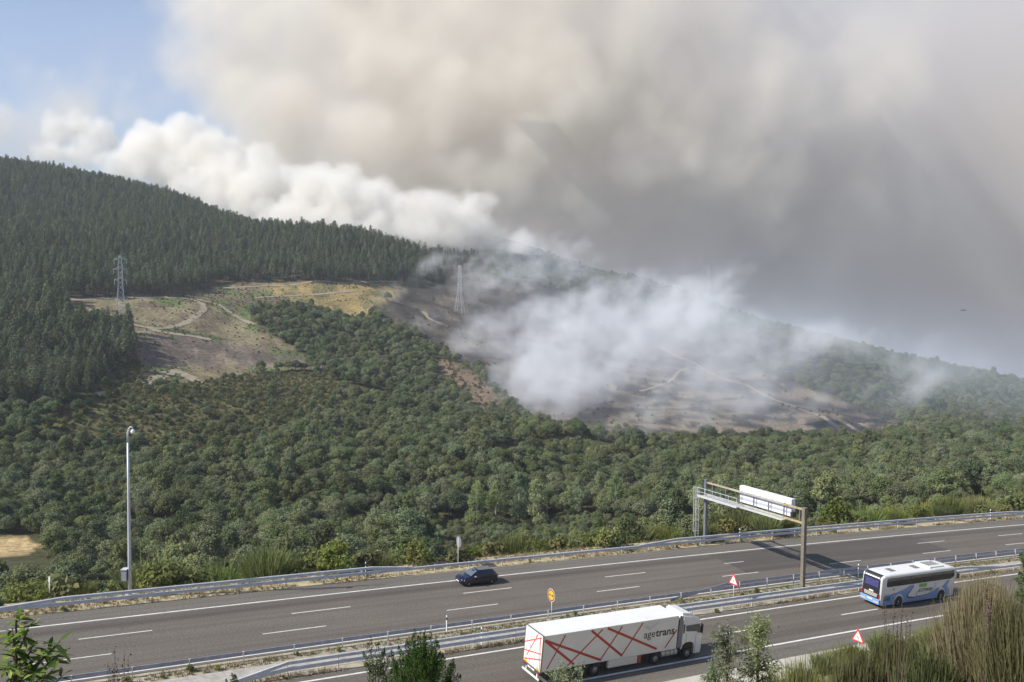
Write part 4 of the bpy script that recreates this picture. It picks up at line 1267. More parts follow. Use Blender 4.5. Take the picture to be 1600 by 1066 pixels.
# ------------------------------------------------------------------ car
def build_car():
    e = empty('hatchback_car', M=road_frame(38.75, 2.35, -1))
    # x forward from the tail (0) to the nose (4.22)
    paint = mat('dark_blue_paint', (0.008, 0.008, 0.030), 0.22, 0.3, coat=0.8)
    st = [  # x, half width low, half width belt, z bottom, z belt(shoulder), z top, half width top
        (0.00, 0.66, 0.66, 0.42, 0.62, 0.80, 0.60), (0.06, 0.80, 0.82, 0.30, 0.70, 0.95, 0.70), (0.30, 0.86, 0.88, 0.22, 0.80, 1.22, 0.60), (0.62, 0.88, 0.895, 0.20, 0.90, 1.40, 0.56), (1.00, 0.88, 0.895, 0.19, 0.92, 1.45, 0.58),
        (1.60, 0.88, 0.895, 0.18, 0.93, 1.47, 0.60), (2.20, 0.88, 0.895, 0.18, 0.93, 1.44, 0.59), (2.50, 0.88, 0.895, 0.18, 0.93, 1.36, 0.58), (2.85, 0.88, 0.895, 0.18, 0.93, 1.16, 0.64), (3.16, 0.88, 0.89, 0.18, 0.91, 0.98, 0.70),
        (3.60, 0.86, 0.87, 0.19, 0.84, 0.90, 0.66), (3.95, 0.80, 0.80, 0.22, 0.74, 0.82, 0.62), (4.14, 0.70, 0.68, 0.26, 0.64, 0.70, 0.55), (4.22, 0.56, 0.52, 0.36, 0.52, 0.58, 0.42)]
    def ring(x, a, b_, zb, zs, zt, c):
        return [(x, a*0.94, zb), (x, a, zb + 0.12), (x, b_, (zb + zs)*0.52), (x, b_*0.99, zs), (x, (b_*0.4 + c*0.6), zs + (zt - zs)*0.62), (x, c, zt - 0.03), (x, c*0.62, zt), (x, 0, zt + 0.012)]
    b = MB()
    rings = []
    for s_ in st:
        r_ = ring(*s_)
        rings.append(r_ + [(p[0], -p[1], p[2]) for p in r_[-2::-1]])
    n = len(rings[0])
    V = [p for r_ in rings for p in r_]
    Fc = [(i*n + j, i*n + j + 1, (i+1)*n + j + 1, (i+1)*n + j) for i in range(len(rings) - 1) for j in range(n - 1)]
    Fc += [(i*n + n - 1, i*n, (i+1)*n, (i+1)*n + n - 1) for i in range(len(rings) - 1)]
    Fc += [tuple(range(n))[::-1], tuple(range((len(rings)-1)*n, len(rings)*n))]
    b.poly(V, [f[::-1] for f in Fc], 0, True)
    body = b.build('body', paint, e)
    def ip(x, k):
        xs = [s_[0] for s_ in st]
        return float(np.interp(x, xs, [s_[k] for s_ in st]))
    def glass_pt(x, f, sd, off=0.012):
        """a point on the flank between shoulder (0) and roof edge (1)"""
        zs, zt, bw, c = ip(x, 4), ip(x, 5), ip(x, 2), ip(x, 6)
        z = zs + (zt - 0.03 - zs)*f
        y = bw*0.99 + ((bw*.4 + c*.6) - bw*.99)*min(1, f/0.62) if f < 0.62 else (bw*.4 + c*.6) + (c - (bw*.4 + c*.6))*(f - .62)/.38
        return (x, sd*(y + off), z)
    for sd in (-1, 1):
        for xs in ([0.62, 0.95], [1.02, 1.78], [1.84, 2.42, 2.78]):
            q = MB()
            lo = [glass_pt(x, 0.08, sd) for x in xs]; mid = [glass_pt(x, 0.62, sd) for x in xs]; hi = [glass_pt(x, 0.92 if x < 2.6 else 0.7, sd) for x in xs]
            m_ = len(xs)
            q.poly(lo + mid + hi, [(i, i+1, m_+i+1, m_+i) for i in range(m_-1)] + [(m_+i, m_+i+1, 2*m_+i+1, 2*m_+i) for i in range(m_-1)])
            q.build('side_window', GLASS, body)
        q = MB(); q.box(2.62, 2.80, sd*0.98 - 0.10, sd*0.98 + 0.10, 0.93, 1.05, c=0.03); q.build('mirror', mat('mirror_pale', (0.5, 0.5, 0.52), 0.2, 0.5), body)
        q = MB(); q.poly([(3.88, sd*0.80, 0.60), (4.09, sd*0.60, 0.58), (4.07, sd*0.58, 0.72), (3.82, sd*0.79, 0.76)], [(0, 1, 2, 3)]); q.poly([(3.90, sd*0.83, 0.60), (4.13, sd*0.62, 0.58), (4.10, sd*0.60, 0.72), (3.84, sd*0.82, 0.76)], [(0, 1, 2, 3)])
        q.build('headlamp', mat('lamp_glass', (0.6, 0.6, 0.6), 0.1), body)
        q = MB(); q.box(-0.01, 0.12, sd*0.72 - 0.10, sd*0.72 + 0.10, 0.78, 0.95, c=0.03); q.build('tail_lamp', TAIL, body)
        for x in (0.75, 3.38):
            q = MB(); q.prism([(x + 0.37*math.cos(R(t)), 0.31 + 0.37*math.sin(R(t))) for t in range(-10, 191, 20)], 1, sd*0.70, sd*0.905); q.build('wheel_arch', MATS['black_plastic'], body)
            wheel('wheel', x, sd*0.915, 0.315, 0.2, sd, e)
    q = MB(); q.poly([(2.40, -0.56, 1.412), (2.40, 0.56, 1.412), (2.83, 0.66, 1.195), (3.14, 0.72, 1.005), (3.14, -0.72, 1.005), (2.83, -0.66, 1.195)], [(0, 1, 2, 5), (5, 2, 3, 4)]); q.build('windscreen', mat('pale_glass', (0.10, 0.12, 0.13), 0.05, spec=1.0), body)
    q = MB(); q.poly([(0.52, -0.52, 1.39), (0.52, 0.52, 1.39), (0.18, 0.60, 1.10), (0.18, -0.60, 1.10)], [(0, 3, 2, 1)]); q.build('rear_window', GLASS, body)
    q = MB(); q.box(4.17, 4.235, -0.26, 0.26, 0.40, 0.50); q.build('number_plate', PLATE, body)
    q = MB(); q.box(4.10, 4.20, -0.40, 0.40, 0.55, 0.63); q.build('grille', MATS['black_plastic'], body)
    q = MB(); q.box(0.62, 2.2, -0.5, 0.5, 1.474, 1.480); q.build('roof_panel', mat('roof_grey', (0.13, 0.13, 0.14), 0.35, 0.3), body)
    tag(e, 'dark blue hatchback car driving left on the far carriageway', 'car')
build_car()

# ------------------------------------------------------------------ sign gantry
def build_gantry():
    s = 71.2
    base = Vector(road(s, 7.05)); far = Vector(road(s, -8.9))
    e = empty('sign_gantry', tuple(base))
    z0 = base.z
    t = (far - base); t.z = 0
    Lg = t.length; t.normalize()
    rz = math.atan2(t.y, t.x)
    e.rotation_euler = (0, 0, rz)       # local x: from the far post to the median post; local y: towards +s
    drop = far.z - z0
    gd = mat('gantry_steel', (0.22, 0.23, 0.26), 0.5, 0.5, noise=0.12, scale=1)
    b = MB(); b.box(-0.18, 0.18, -0.18, 0.18, -0.5, 8.0); b.box(-0.3, 0.3, -0.3, 0.3, -0.4, 0.06); b.box(-0.21, 0.21, -0.21, 0.21, 7.98, 8.05); b.build('post', gd, e)
    b = MB(); b.box(Lg - 0.2, Lg + 0.2, -0.2, 0.2, drop - 0.4, 7.9); b.box(Lg - 0.24, Lg + 0.24, -0.24, 0.24, 7.88, 7.96); b.box(Lg - 0.34, Lg + 0.34, -0.34, 0.34, drop - 0.3, drop + 0.08)
    for dx in (-0.28, 0.28):
        for dy in (-0.28, 0.28): b.cyl((Lg + dx, dy, 0), 2, 0.03, drop + 0.08, drop + 0.18, n=6)
    b.build('post', MATS['weathered_steel'], e)
    for z, nm in ((7.72, 'upper_chord'), (6.22, 'lower_chord')):
        b = MB(); b.box(0.18, 4.2, -0.09, 0.09, z - 0.09, z + 0.09); b.build(nm, MATS['rust_yellow' if z > 7 else 'galv_dull'], e)
        b = MB(); b.box(4.2, Lg - 3.0, -0.09, 0.09, z - 0.09, z + 0.09); b.build(nm, mat('tan_steel', (0.42, 0.40, 0.36), 0.6, 0.2, noise=0.15, scale=2), e)
        b = MB(); b.box(Lg - 3.0, Lg - 0.2, -0.10, 0.10, z - 0.10, z + 0.10); b.box(Lg - 3.1, Lg - 2.9, -0.14, 0.14, z - 0.14, z + 0.14); b.build(nm, MATS['rust_yellow'], e)
    x = 1.2
    while x < Lg - 0.5:
        b = MB(); b.box(x - 0.05, x + 0.05, -0.06, 0.06, 6.30, 7.64); b.build('strut', gd, e); x += 2.35
    # walkway on the near side, with rails
    b = MB(); b.box(-0.3, 6.6, -1.15, -0.12, 6.02, 6.10); b.box(6.6, Lg - 2.6, -0.75, -0.12, 6.02, 6.10); w = b.build('walkway', mat('deck_galv', (0.55, 0.55, 0.54), 0.6, 0.3, noise=0.1, scale=2), e)
    b = MB(); b.box(-0.3, 6.6, -1.17, -1.13, 5.98, 6.24); b.build('toe_board', MATS['galv_white'], w)
    for z in (6.65, 7.15):
        b = MB(); b.bar((-0.3, -1.12, z), (6.6, -1.12, z), 0.03); b.build('hand_rail', MATS['galv_white'], w)
    for x in (-0.3, 1.05, 2.4, 3.8, 5.2, 6.6):
        b = MB(); b.bar((x, -1.12, 6.05), (x, -1.12, 7.18), 0.03); b.build('rail_post', MATS['galv_white'], w)
    # message board seen from behind
    b = MB(); b.box(5.5, 13.7, 0.35, 0.95, 6.42, 8.36, c=0.03)
    p = b.build('message_board', mat('board_white', (0.74, 0.74, 0.76), 0.45, noise=0.03, scale=1), e)
    b = MB(); b.box(5.55, 13.65, 0.335, 0.349, 6.72, 7.02); b.build('vent_strip', mat('vent_lilac', (0.42, 0.42, 0.52), 0.5), p)
    for k in range(9):
        b = MB(); b.box(5.6 + k, 5.63 + k, 0.338, 0.3495, 7.05, 8.32); b.build('panel_seam', mat('seam_grey', (0.5, 0.5, 0.52), 0.5), p)
        b = MB(); b.box(5.95 + 0.95*k, 6.15 + 0.95*k, 0.325, 0.3495, 7.72, 7.80); b.build('bracket', MATS['galv_dull'], p)
    b = MB(); b.box(13.72, 14.05, 0.2, 0.8, 6.4, 6.95); b.build('cable_box', MATS['black_plastic'], p)
    # caged ladder on the far post
    ld = MB()
    for y in (-0.25, 0.25): ld.bar((-0.55, y - 0.9, 0.9), (-0.55, y - 0.9, 7.2), 0.03)
    l = ld.build('ladder', MATS['galv'], e)
    z = 1.2
    while z < 7.1:
        b = MB(); b.bar((-0.55, -1.15, z), (-0.55, -0.65, z), 0.018); b.build('rung', MATS['galv'], l); z += 0.32
    for z in (1.5, 2.9, 4.3, 5.7, 7.0):
        b = MB()
        pts = [(-0.55 - 0.62*math.sin(R(a)), -0.9 - 0.34*math.cos(R(a)), z) for a in range(0, 181, 20)]
        b.tube(pts, 0.018, n=4); b.build('cage_hoop', MATS['galv'], l)
    for a in (40, 90, 140):
        b = MB(); q = (-0.55 - 0.62*math.sin(R(a)), -0.9 - 0.34*math.cos(R(a))); b.bar((*q, 1.5), (*q, 7.0), 0.015); b.build('cage_bar', MATS['galv'], l)
    tag(e, 'steel sign gantry spanning the far carriageway with walkway, ladder and white message board', 'gantry')
build_gantry()

# ------------------------------------------------------------------ roadside signs and posts
def upright(name, s, w, label, cat, face, group=None):
    """an Empty at a roadside spot; local x to the right as seen from the camera side, local -y faces back along the road (face=1) or forward (-1)"""
    p = road(s, w)
    ph = float(np.interp(s, _S, _ph))
    e = empty(name, tuple(p), ph - math.pi/2 if face > 0 else ph + math.pi/2)
    tag(e, label, cat, group)
    return e
SIGN_W = mat('sign_white', (0.78, 0.78, 0.76), 0.5)
SIGN_R = mat('sign_red', (0.55, 0.04, 0.04), 0.5)
SIGN_Y = mat('sign_yellow', (0.68, 0.40, 0.02), 0.5)
SIGN_DR = mat('sign_dark_red', (0.22, 0.03, 0.02), 0.5)
def disc_pts(r, n=28, cz=0.0):
    return [(r*math.cos(2*math.pi*i/n), cz + r*math.sin(2*math.pi*i/n)) for i in range(n)]
e = upright('round_sign', 38.8, -8.55, 'round yellow no-overtaking sign with dark red rim on a pale pole behind the truck', 'road sign', 1)
b = MB(); b.bar((0, 0, -0.4), (0, 0, 2.7), 0.045, n=8); b.build('pole', MATS['galv_white'], e)
b = MB(); b.prism(disc_pts(0.60, cz=2.35), 1, -0.05, -0.07); d_ = b.build('sign_face', SIGN_W, e)
b = MB(); b.prism(disc_pts(0.565, cz=2.35), 1, -0.0705, -0.073); b.build('rim', SIGN_DR, d_)
b = MB(); b.prism(disc_pts(0.44, cz=2.35), 1, -0.0735, -0.076); b.build('field', SIGN_Y, d_)
for x in (-0.21, 0.21):
    b = MB(); b.prism([(x - 0.15, 2.28), (x + 0.15, 2.28), (x + 0.15, 2.36), (x + 0.08, 2.43), (x - 0.07, 2.43), (x - 0.15, 2.36)], 1, -0.0765, -0.079); b.build('car_symbol', MATS['black_plastic'] if x > 0 else SIGN_DR, d_)
def triangle_sign(s, w, label, h0, sz):
    e = upright('warning_sign', s, w, label, 'road sign', 1, 'triangular warning signs')
    b = MB(); b.bar((0, 0, -0.5), (0, 0, h0 + 0.35), 0.04, n=8); b.build('pole', MATS['galv_white'], e)
    def tri(r, cz): return [(r*math.sin(R(120*k)), cz + r*math.cos(R(120*k))) for k in range(3)]
    cz = h0 + sz*0.5
    b = MB(); b.prism(tri(sz, cz), 1, -0.05, -0.07); f = b.build('sign_face', SIGN_R, e)
    b = MB(); b.prism(tri(sz*0.68, cz), 1, -0.0705, -0.073); b.build('field', SIGN_W, f)
    k = sz*0.9
    b = MB()
    b.prism([(-0.20*k, cz + 0.12*k), (-0.06*k, cz + 0.14*k), (0.12*k, cz - 0.04*k), (0.20*k, cz - 0.10*k), (0.14*k, cz - 0.22*k), (0.05*k, cz - 0.10*k), (-0.10*k, cz + 0.02*k), (-0.20*k, cz + 0.0*k)], 1, -0.0735, -0.076)
    b.build('car_symbol', MATS['black_plastic'], f)
    b = MB()
    for q in (0, 0.1): b.prism([((-0.16 + q)*k, cz - 0.16*k), ((-0.12 + q)*k, cz - 0.14*k), ((-0.06 + q)*k, cz - 0.30*k), ((-0.10 + q)*k, cz - 0.30*k)], 1, -0.0735, -0.076)
    b.build('skid_symbol', mat('symbol_grey', (0.45, 0.45, 0.46), 0.5), f)
triangle_sign(60.9, -9.1, 'red and white triangular warning sign in the median strip', 1.35, 0.85)
triangle_sign(61.9, -24.0, 'red and white triangular warning sign at the near roadside above dark broom', 1.25, 0.85)
e = upright('round_sign', 37.2, 7.35, 'grey back of a round sign on a pole beyond the far barrier', 'road sign', -1)
b = MB(); b.bar((0, 0.05, -0.5), (0, 0.05, 3.1), 0.045, n=8); b.build('pole', MATS['galv'], e)
b = MB(); b.prism(disc_pts(0.60, cz=2.65), 1, -0.02, 0.0); b.build('sign_back', mat('sign_back_grey', (0.24, 0.25, 0.27), 0.5, 0.3), e)
# delineator posts
for (s, w, lab) in ((26.6, 6.9, 'white and black delineator post on the far barrier left of the car'), (28.2, -8.15, 'white and black delineator post on the median barrier below the car'),
                    (30.0, -11.2, 'white delineator post on the near median barrier left of the truck'), (76.8, 6.9, 'white and black delineator post on the far barrier right of the gantry ladder'),
                    (81.0, -8.15, 'white and black delineator post on the median barrier behind the coach rear'), (127.0, 6.9, 'white and black delineator post at the far right end of the far barrier')):
    e = upright('delineator_post', s, w, lab, 'road post', 1, 'delineator posts on the barriers')
    b = MB(); b.prism([(-0.06, -0.03), (0.06, -0.03), (0.05, 0.03), (-0.05, 0.03)], 2, 0.0, 1.55); b.build('stake', SIGN_W, e)
    b = MB(); b.prism([(-0.063, -0.034), (0.063, -0.034), (0.053, 0.034), (-0.053, 0.034)], 2, 1.15, 1.38); b.build('black_band', MATS['black_plastic'], e)
# camera mast
p = road(4.9, 8.15)
e = empty('camera_mast', tuple(p))
mast = mat('mast_grey', (0.56, 0.57, 0.62), 0.45, 0.3, noise=0.05, scale=1)
b = MB(); b.tube([(0, 0, -0.3), (0, 0, 4), (0, 0, 9), (0, 0, 13.8)], [0.17, 0.15, 0.12, 0.085], n=12); b.build('pole', mast, e)
b = MB(); b.tube([(0, 0, 13.8), (0, 0, 14.6), (0.08, 0, 15.0), (0.26, 0, 15.2), (0.42, 0, 15.12), (0.46, 0, 14.95)], [0.10, 0.09, 0.06, 0.05, 0.05, 0.05], n=8); b.build('bracket', mast, e)
b = MB()
for i in range(5):
    a0, a1 = R(-90 + 36*i), R(-90 + 36*(i+1))
    b.cyl((0.46, 0, 14.78), 2, max(0.02, 0.2*math.cos(a0)), 14.78 + 0.2*math.sin(a0), 14.78 + 0.2*math.sin(a1), n=12, r2=max(0.02, 0.2*math.cos(a1)))
b.build('dome_camera', SIGN_W, e)
b = MB(); b.box(-0.62, -0.17, -0.30, 0.30, 1.45, 2.45, c=0.02); cb = b.build('cabinet', mat('cabinet_grey', (0.30, 0.31, 0.34), 0.5, 0.2), e)
b = MB(); b.box(-0.68, -0.14, -0.36, 0.36, 2.452, 2.50); b.build('cabinet_roof', MATS['galv_white'], cb)
b = MB(); b.box(-0.63, -0.61, -0.31, 0.31, 1.44, 2.45); b.build('cabinet_door', MATS['galv_white'], cb)
b = MB(); b.box(-0.5, 0.5, -0.5, 0.5, -0.6, 0.12, c=0.02); b.build('footing', MATS['concrete'], e)
tag(e, 'tall grey camera mast with grey cabinet standing behind the far barrier at left', 'mast')
# a pale marker post among the bushes
g = road(-1.2, 12.0, -0.5)
e = empty('marker_post', tuple(g)); b = MB(); b.bar((0, 0, -0.5), (0, 0, 1.5), 0.05, n=8); b.build('stake', SIGN_W, e); b = MB(); b.box(-0.09, 0.09, -0.03, 0.03, 1.1, 1.6, c=0.02); b.build('plate', SIGN_W, e)
tag(e, 'small white marker post among the bushes left of the camera mast', 'post')

# ------------------------------------------------------------------ transmission towers
STEEL = mat('tower_steel', (0.50, 0.51, 0.53), 0.55, 0.3, noise=0.1, scale=0.3)
def tower(u, vb, vt, label, arms, rz, d0=60.0, dd=None):
    g = ray_ground(u, vb, d0) if dd is None else None
    if g is None:
        q = at(u, vb, dd); g = Vector((q.x, q.y, hz(q.x, q.y)))
    d = g.dot(_f)
    top = at(u, vt, d)
    H = top.z - g.z
    e = empty('transmission_tower', tuple(g), rz)
    e['H'] = H
    b = MB()
    lv = [(0, 0.090), (0.22, 0.062), (0.40, 0.042), (0.55, 0.032), (0.70, 0.030), (0.85, 0.028), (1.0, 0.012)]
    c = [[Vector((sx*k*H, sy*k*H, z*H - (1.0 if z == 0 else 0))) for sx, sy in ((1, 1), (-1, 1), (-1, -1), (1, -1))] for z, k in lv]
    r = 0.12
    for i in range(len(lv) - 1):
        nsub = 2 if i < 2 else 2
        for j in range(4):
            b.bar(c[i][j], c[i+1][j], r, n=4)
            a0, a1, q0, q1 = c[i][j], c[i][(j+1) % 4], c[i+1][j], c[i+1][(j+1) % 4]
            for k in range(nsub):
                f0, f1 = k/nsub, (k+1)/nsub
                b.bar(a0.lerp(q0, f0), a1.lerp(q1, f1), r*.6, n=4); b.bar(a1.lerp(q1, f0), a0.lerp(q0, f1), r*.6, n=4)
            b.bar(q0, q1, r*.6, n=4)
    b.build('lattice', STEEL, e)
    for z, half in arms:
        for sx in (-1, 1):
            m = MB()
            for sy in (-1, 1):
                m.bar((0, sy*0.03*H, (z + 0.035)*H), (sx*half*H, 0, z*H), 0.10, n=4); m.bar((sx*0.03*H, sy*0.03*H, (z - 0.005)*H), (sx*half*H, 0, z*H), 0.10, n=4)
            arm = m.build('cross_arm', STEEL, e)
            m = MB(); m.bar((sx*half*H, 0, z*H), (sx*half*H, 0, (z - 0.07)*H), 0.11, n=6)
            m.build('insulator', mat('insulator_glass', (0.55, 0.58, 0.58), 0.3), arm)
    tag(e, label, 'tower', 'transmission towers')
    return e, H, [(sx*half*H, z*H - 0.07*H) for z, half in arms for sx in (-1, 1)]
T1 = tower(189, 503, 399, 'grey lattice transmission tower standing in the left clearing', [(0.94, 0.085), (0.79, 0.095), (0.63, 0.085)], R(15))
T2 = tower(718, 488, 415, 'lattice transmission tower veiled by smoke on the burnt slope', [(0.97, 0.085), (0.80, 0.10), (0.64, 0.09)], R(70))
T3 = tower(1107, 478, 416, 'faint lattice transmission tower on the right ridge against grey smoke', [(0.97, 0.14), (0.72, 0.17), (0.5, 0.14)], R(20), dd=1110)
def cables(a, b_, label):
    for i in range(6):
        pa = a[0].matrix_world @ Vector((a[2][i][0], 0, a[2][i][1]))
        pb = (b_[0].matrix_world @ Vector((b_[2][i][0], 0, b_[2][i][1]))) if isinstance(b_, tuple) else pa + b_
        sag = (pb - pa).length*0.028
        pts = [pa.lerp(pb, t/16) - Vector((0, 0, 4*sag*(t/16)*(1 - t/16))) for t in range(17)]
        m = MB(); m.tube(pts, 0.028, n=4)
        tag(m.build('power_cable', GREY_D), label, 'cable', label)
bpy.context.view_layer.update()
cables(T1, T2, 'thin power cable between the clearing tower and the burnt slope tower')
cables(T1, Vector((-420, -60, 10)), 'thin power cable running left from the clearing tower')
cables(T2, T3, 'thin power cable between the burnt slope tower and the ridge tower')

# ------------------------------------------------------------------ small aircraft in the smoke
p = at(1505, 485, 1050)
e = empty('small_aircraft', tuple(p), R(170)); e.rotation_euler = (R(8), R(-4), R(172))
dk = mat('aircraft_dark', (0.05, 0.045, 0.04), 0.5)
b = MB(); b.tube([(-3.6, 0, 0.25), (-1.5, 0, 0.05), (1.2, 0, 0), (2.6, 0, -0.05), (3.4, 0, -0.1)], [0.12, 0.5, 0.75, 0.6, 0.12], n=10); b.build('fuselage', dk, e)
b = MB(); b.poly([(0.2, -4.6, 0.3), (1.3, -4.6, 0.3), (1.7, 0, 0.05), (1.7, 0, 0.25), (1.3, 4.6, 0.3), (0.2, 4.6, 0.3), (-0.1, 0, 0.05), (-0.1, 0, 0.25)], [(0, 6, 2, 1), (0, 1, 3, 7), (6, 5, 4, 2), (7, 3, 4, 5)]); b.build('wing', dk, e)
b = MB(); b.prism([(-3.7, 0.2), (-2.8, 0.2), (-3.3, 1.5), (-3.8, 1.5)], 1, -0.05, 0.05); b.build('fin', dk, e)
b = MB(); b.box(-3.6, -2.9, -1.5, 1.5, 0.25, 0.32); b.build('tailplane', dk, e)
tag(e, 'tiny dark aircraft flying through the smoke at the far right', 'aircraft')

# ------------------------------------------------------------------ dirt tracks across the clearing and the burn
TRACK = mat('track_dirt', (0.27, 0.225, 0.155), 0.95, noise=0.2, scale=0.3, bump=0.1)
def track(name, pix, width, d0=420, m=TRACK, lift=0.25):
    P = [ray_ground(u, v, d0) for u, v in pix]
    Q = []
    for a, b_ in zip(P[:-1], P[1:]):
        n = max(2, int((b_ - a).length/4))
        Q += [a.lerp(b_, i/n) for i in range(n)]
    Q.append(P[-1])
    for _ in range(3):
        Q = [Q[0]] + [(Q[i-1] + Q[i]*2 + Q[i+1])/4 for i in range(1, len(Q)-1)] + [Q[-1]]
    Lp, Rp = [], []
    for i, q in enumerate(Q):
        t = (Q[min(i+1, len(Q)-1)] - Q[max(i-1, 0)]); t.z = 0
        n = Vector((-t.y, t.x, 0)).normalized()*width/2*(1 + 0.25*math.sin(i*1.7))
        Lp.append(q + n); Rp.append(q - n)
    X = np.array([tuple(p) for p in Lp + Rp])
    X[:, 2] = height(X[:, 0], X[:, 1]) + lift
    k = len(Q)
    i = np.arange(k - 1)
    tag(link(name, mesh_np(name, X, np.stack([i, i+1, i+1+k, i+k], 1), [m])), kind='structure')
track('dirt_track', [(108, 469), (150, 468), (200, 466), (262, 465), (300, 468), (318, 476), (320, 486), (300, 500), (262, 513)], 4.5)
track('dirt_track', [(108, 478), (135, 481), (160, 492), (195, 505), (235, 515), (262, 513)], 5.0)
track('dirt_track', [(235, 515), (250, 520), (300, 526), (330, 532)], 5.0)
track('dirt_track', [(305, 468), (335, 474), (360, 490), (400, 508)], 4.0)
track('dirt_track', [(345, 451), (440, 447), (540, 443), (620, 441)], 3.2)
track('dirt_track', [(400, 466), (470, 462), (560, 456)], 3.0)
track('dirt_track', [(662, 488), (672, 500), (690, 506)], 4.5)
track('dirt_track', [(1035, 545), (1090, 570), (1130, 592), (1180, 610), (1240, 635), (1290, 655), (1345, 680)], 3.4)
track('dirt_track', [(1000, 612), (1040, 600), (1075, 575), (1100, 575)], 2.8)
track('dirt_track', [(48, 428), (58, 433), (70, 440)], 5.0)
track('dirt_track', [(225, 600), (250, 590), (275, 578), (300, 592), (312, 600)], 7.0)
track('dirt_track', [(152, 618), (165, 615), (178, 612)], 4.0)

# ------------------------------------------------------------------ poplars by the stream, bushes on the verges
for i, (u, v, h) in enumerate([(745, 818, 68), (775, 815, 62), (812, 812, 68), (840, 812, 66), (905, 790, 44), (935, 792, 50), (962, 790, 48), (890, 800, 36)]):
    q = at(u, v - h, 292 + 6*(i % 3)); g = Vector((q.x, q.y, hz(q.x, q.y) - 0.3))
    k = (q.z - g.z)/13.8
    lab = ['leftmost of the pale green poplars in the valley', 'second pale green poplar from the left in the valley', 'tall pale green poplar third from the left, pale stem showing', 'broad pale green poplar right of the tallest one',
           'slender pale poplar left of the right hand poplar pair', 'middle poplar of the right hand pale group', 'rightmost pale green poplar in the valley', 'small young poplar between the two poplar groups'][i]
    plant('poplar_tree', POPS[i % 3], tuple(g), k, 1.3*i, lab, 'tree', 'poplars in the valley')
    
def roadside():
    rng = random.Random(5)
    i = 0
    # big bushes just beyond the far barrier
    s = -12.0
    while s < 175:
        for row in range(6 if s > 55 else 4):
            w = 9.9 + 4.2*row + rng.uniform(-1.5, 2.0)
            ss = s + rng.uniform(-2.5, 2.5)
            if rng.random() < (0.22 if row == 0 else 0.08): continue
            if row == 0 and (9 < ss < 17): continue
            x, y, _z = road(ss, w)
            z = hz(x, y)
            r_ = rng.random()
            tp, nm, lb = ((BUSH[i % 4], 'roadside_bush', 'rounded green bush beyond the far barrier') if r_ < 0.42 else (BROOM[i % 3], 'broom_bush', 'upright yellowish green broom beyond the far barrier') if r_ < 0.68 else (SCRUB[i % 3], 'heath_shrub', 'brownish heath shrub beyond the far barrier'))
            plant(nm, tp, (x, y, z - 0.15), rng.uniform(0.7, 1.3)*((1.25 if ss > 18 else 0.75) if row == 0 else 1.6 + 0.1*row), rng.uniform(0, 6.28), lb, 'bush', lb.replace('bush', 'bushes') + ' row', ('foliage', 'stem'))
            i += 1
        s += 3.6
    # taller growth beside the gantry and down the slope at the right
    for (s, w, k, t, lab) in ((64.0, 13.5, 0.72, 0, 'dense dark green tree just left of the gantry ladder'), (68.0, 17.5, 0.78, 3, 'dense green tree behind the gantry ladder'), (75.0, 14.0, 0.68, 2, 'dark rounded tree behind the gantry walkway'), (59.0, 16.5, 0.6, 5, 'rounded green tree left of the trees at the gantry'),
                          (148.0, 17.0, 0.62, 1, 'small oak beyond the far barrier near the right edge'), (141.0, 22.0, 0.6, 4, 'small oak left of the one near the right edge'), (46.0, 14.5, 0.5, 6, 'small rounded tree right of the grey sign back'), (43.0, 19.0, 0.6, 2, 'rounded tree behind the grey sign back')):
        x, y, _z = road(s, w)
        plant('young_oak', OAKS[t], (x, y, hz(x, y) - 0.4), k, s, lab, 'tree', 'young oaks beyond the far barrier')
    # scrub on the slope falling to the valley
    s = -20.0
    while s < 185:
        for row in range(8):
            w = 30 + 6.0*row + rng.uniform(-3, 3)
            if row > 2 or rng.random() < 0.25: continue
            x, y, _z = road(s + rng.uniform(-4, 4), w)
            i += 1
            r_ = rng.random()
            plant('slope_bush', BUSH[i % 4] if r_ < 0.5 else SCRUB[i % 3], (x, y, hz(x, y) - 0.2), rng.uniform(0.9, 1.9), rng.uniform(0, 6.28), 'bush on the slope falling away beyond the motorway', 'bush', 'bushes on the slope beyond the motorway', ('foliage', 'stem'))
        s += 4.5
    # low weeds at the barrier foot and in the median
    for (w0, w1, n, nm, lb) in ((6.5, 7.6, 30, 'weed_clump', 'low green weed at the foot of the far barrier'), (-9.1, -8.2, 34, 'weed_clump', 'low green weed in the gravel of the median strip'), (-11.9, -11.65, 14, 'weed_clump', 'low weed under the near median barrier')):
        for k in range(n):
            s = rng.uniform(-6, 150); w = rng.uniform(w0, w1)
            p = road(s, w, -0.08)
            plant(nm, BUSH[k % 4], tuple(p), rng.uniform(0.12, 0.26), rng.uniform(0, 6.28), lb, 'weed', lb + 's', ('foliage', 'stem'))
    # bushes on the near bank below the camera
    for (s, w, sc_, t) in ((53, -29.0, .8, 0), (56, -28.2, .9, 2), (58.5, -29.5, 1.0, 1), (61, -28.5, .8, 0), (64, -29.0, 1.0, 2), (67, -28.3, 1.0, 1), (70, -28.5, 1.1, 0), (72.5, -27.6, .8, 2), (50, -30.5, .8, 1), (55, -32.5, 1.0, 0), (60, -33, 1.0, 2), (65, -33, 1.1, 1), (69, -33, 1.1, 0), (75, -29, 1.0, 1), (78, -28, 1.0, 2), (74, -34, 1.2, 0), (80, -32, 1.2, 1)):
        x, y, _z = road(s, w)
        plant('broom_bush', BROOM[t], (x, y, hz(x, y) - 0.1), sc_, s*2.1, 'yellowish green broom on the near bank below the concrete strip', 'bush', 'broom on the near bank', ('foliage', 'stem'))
roadside()

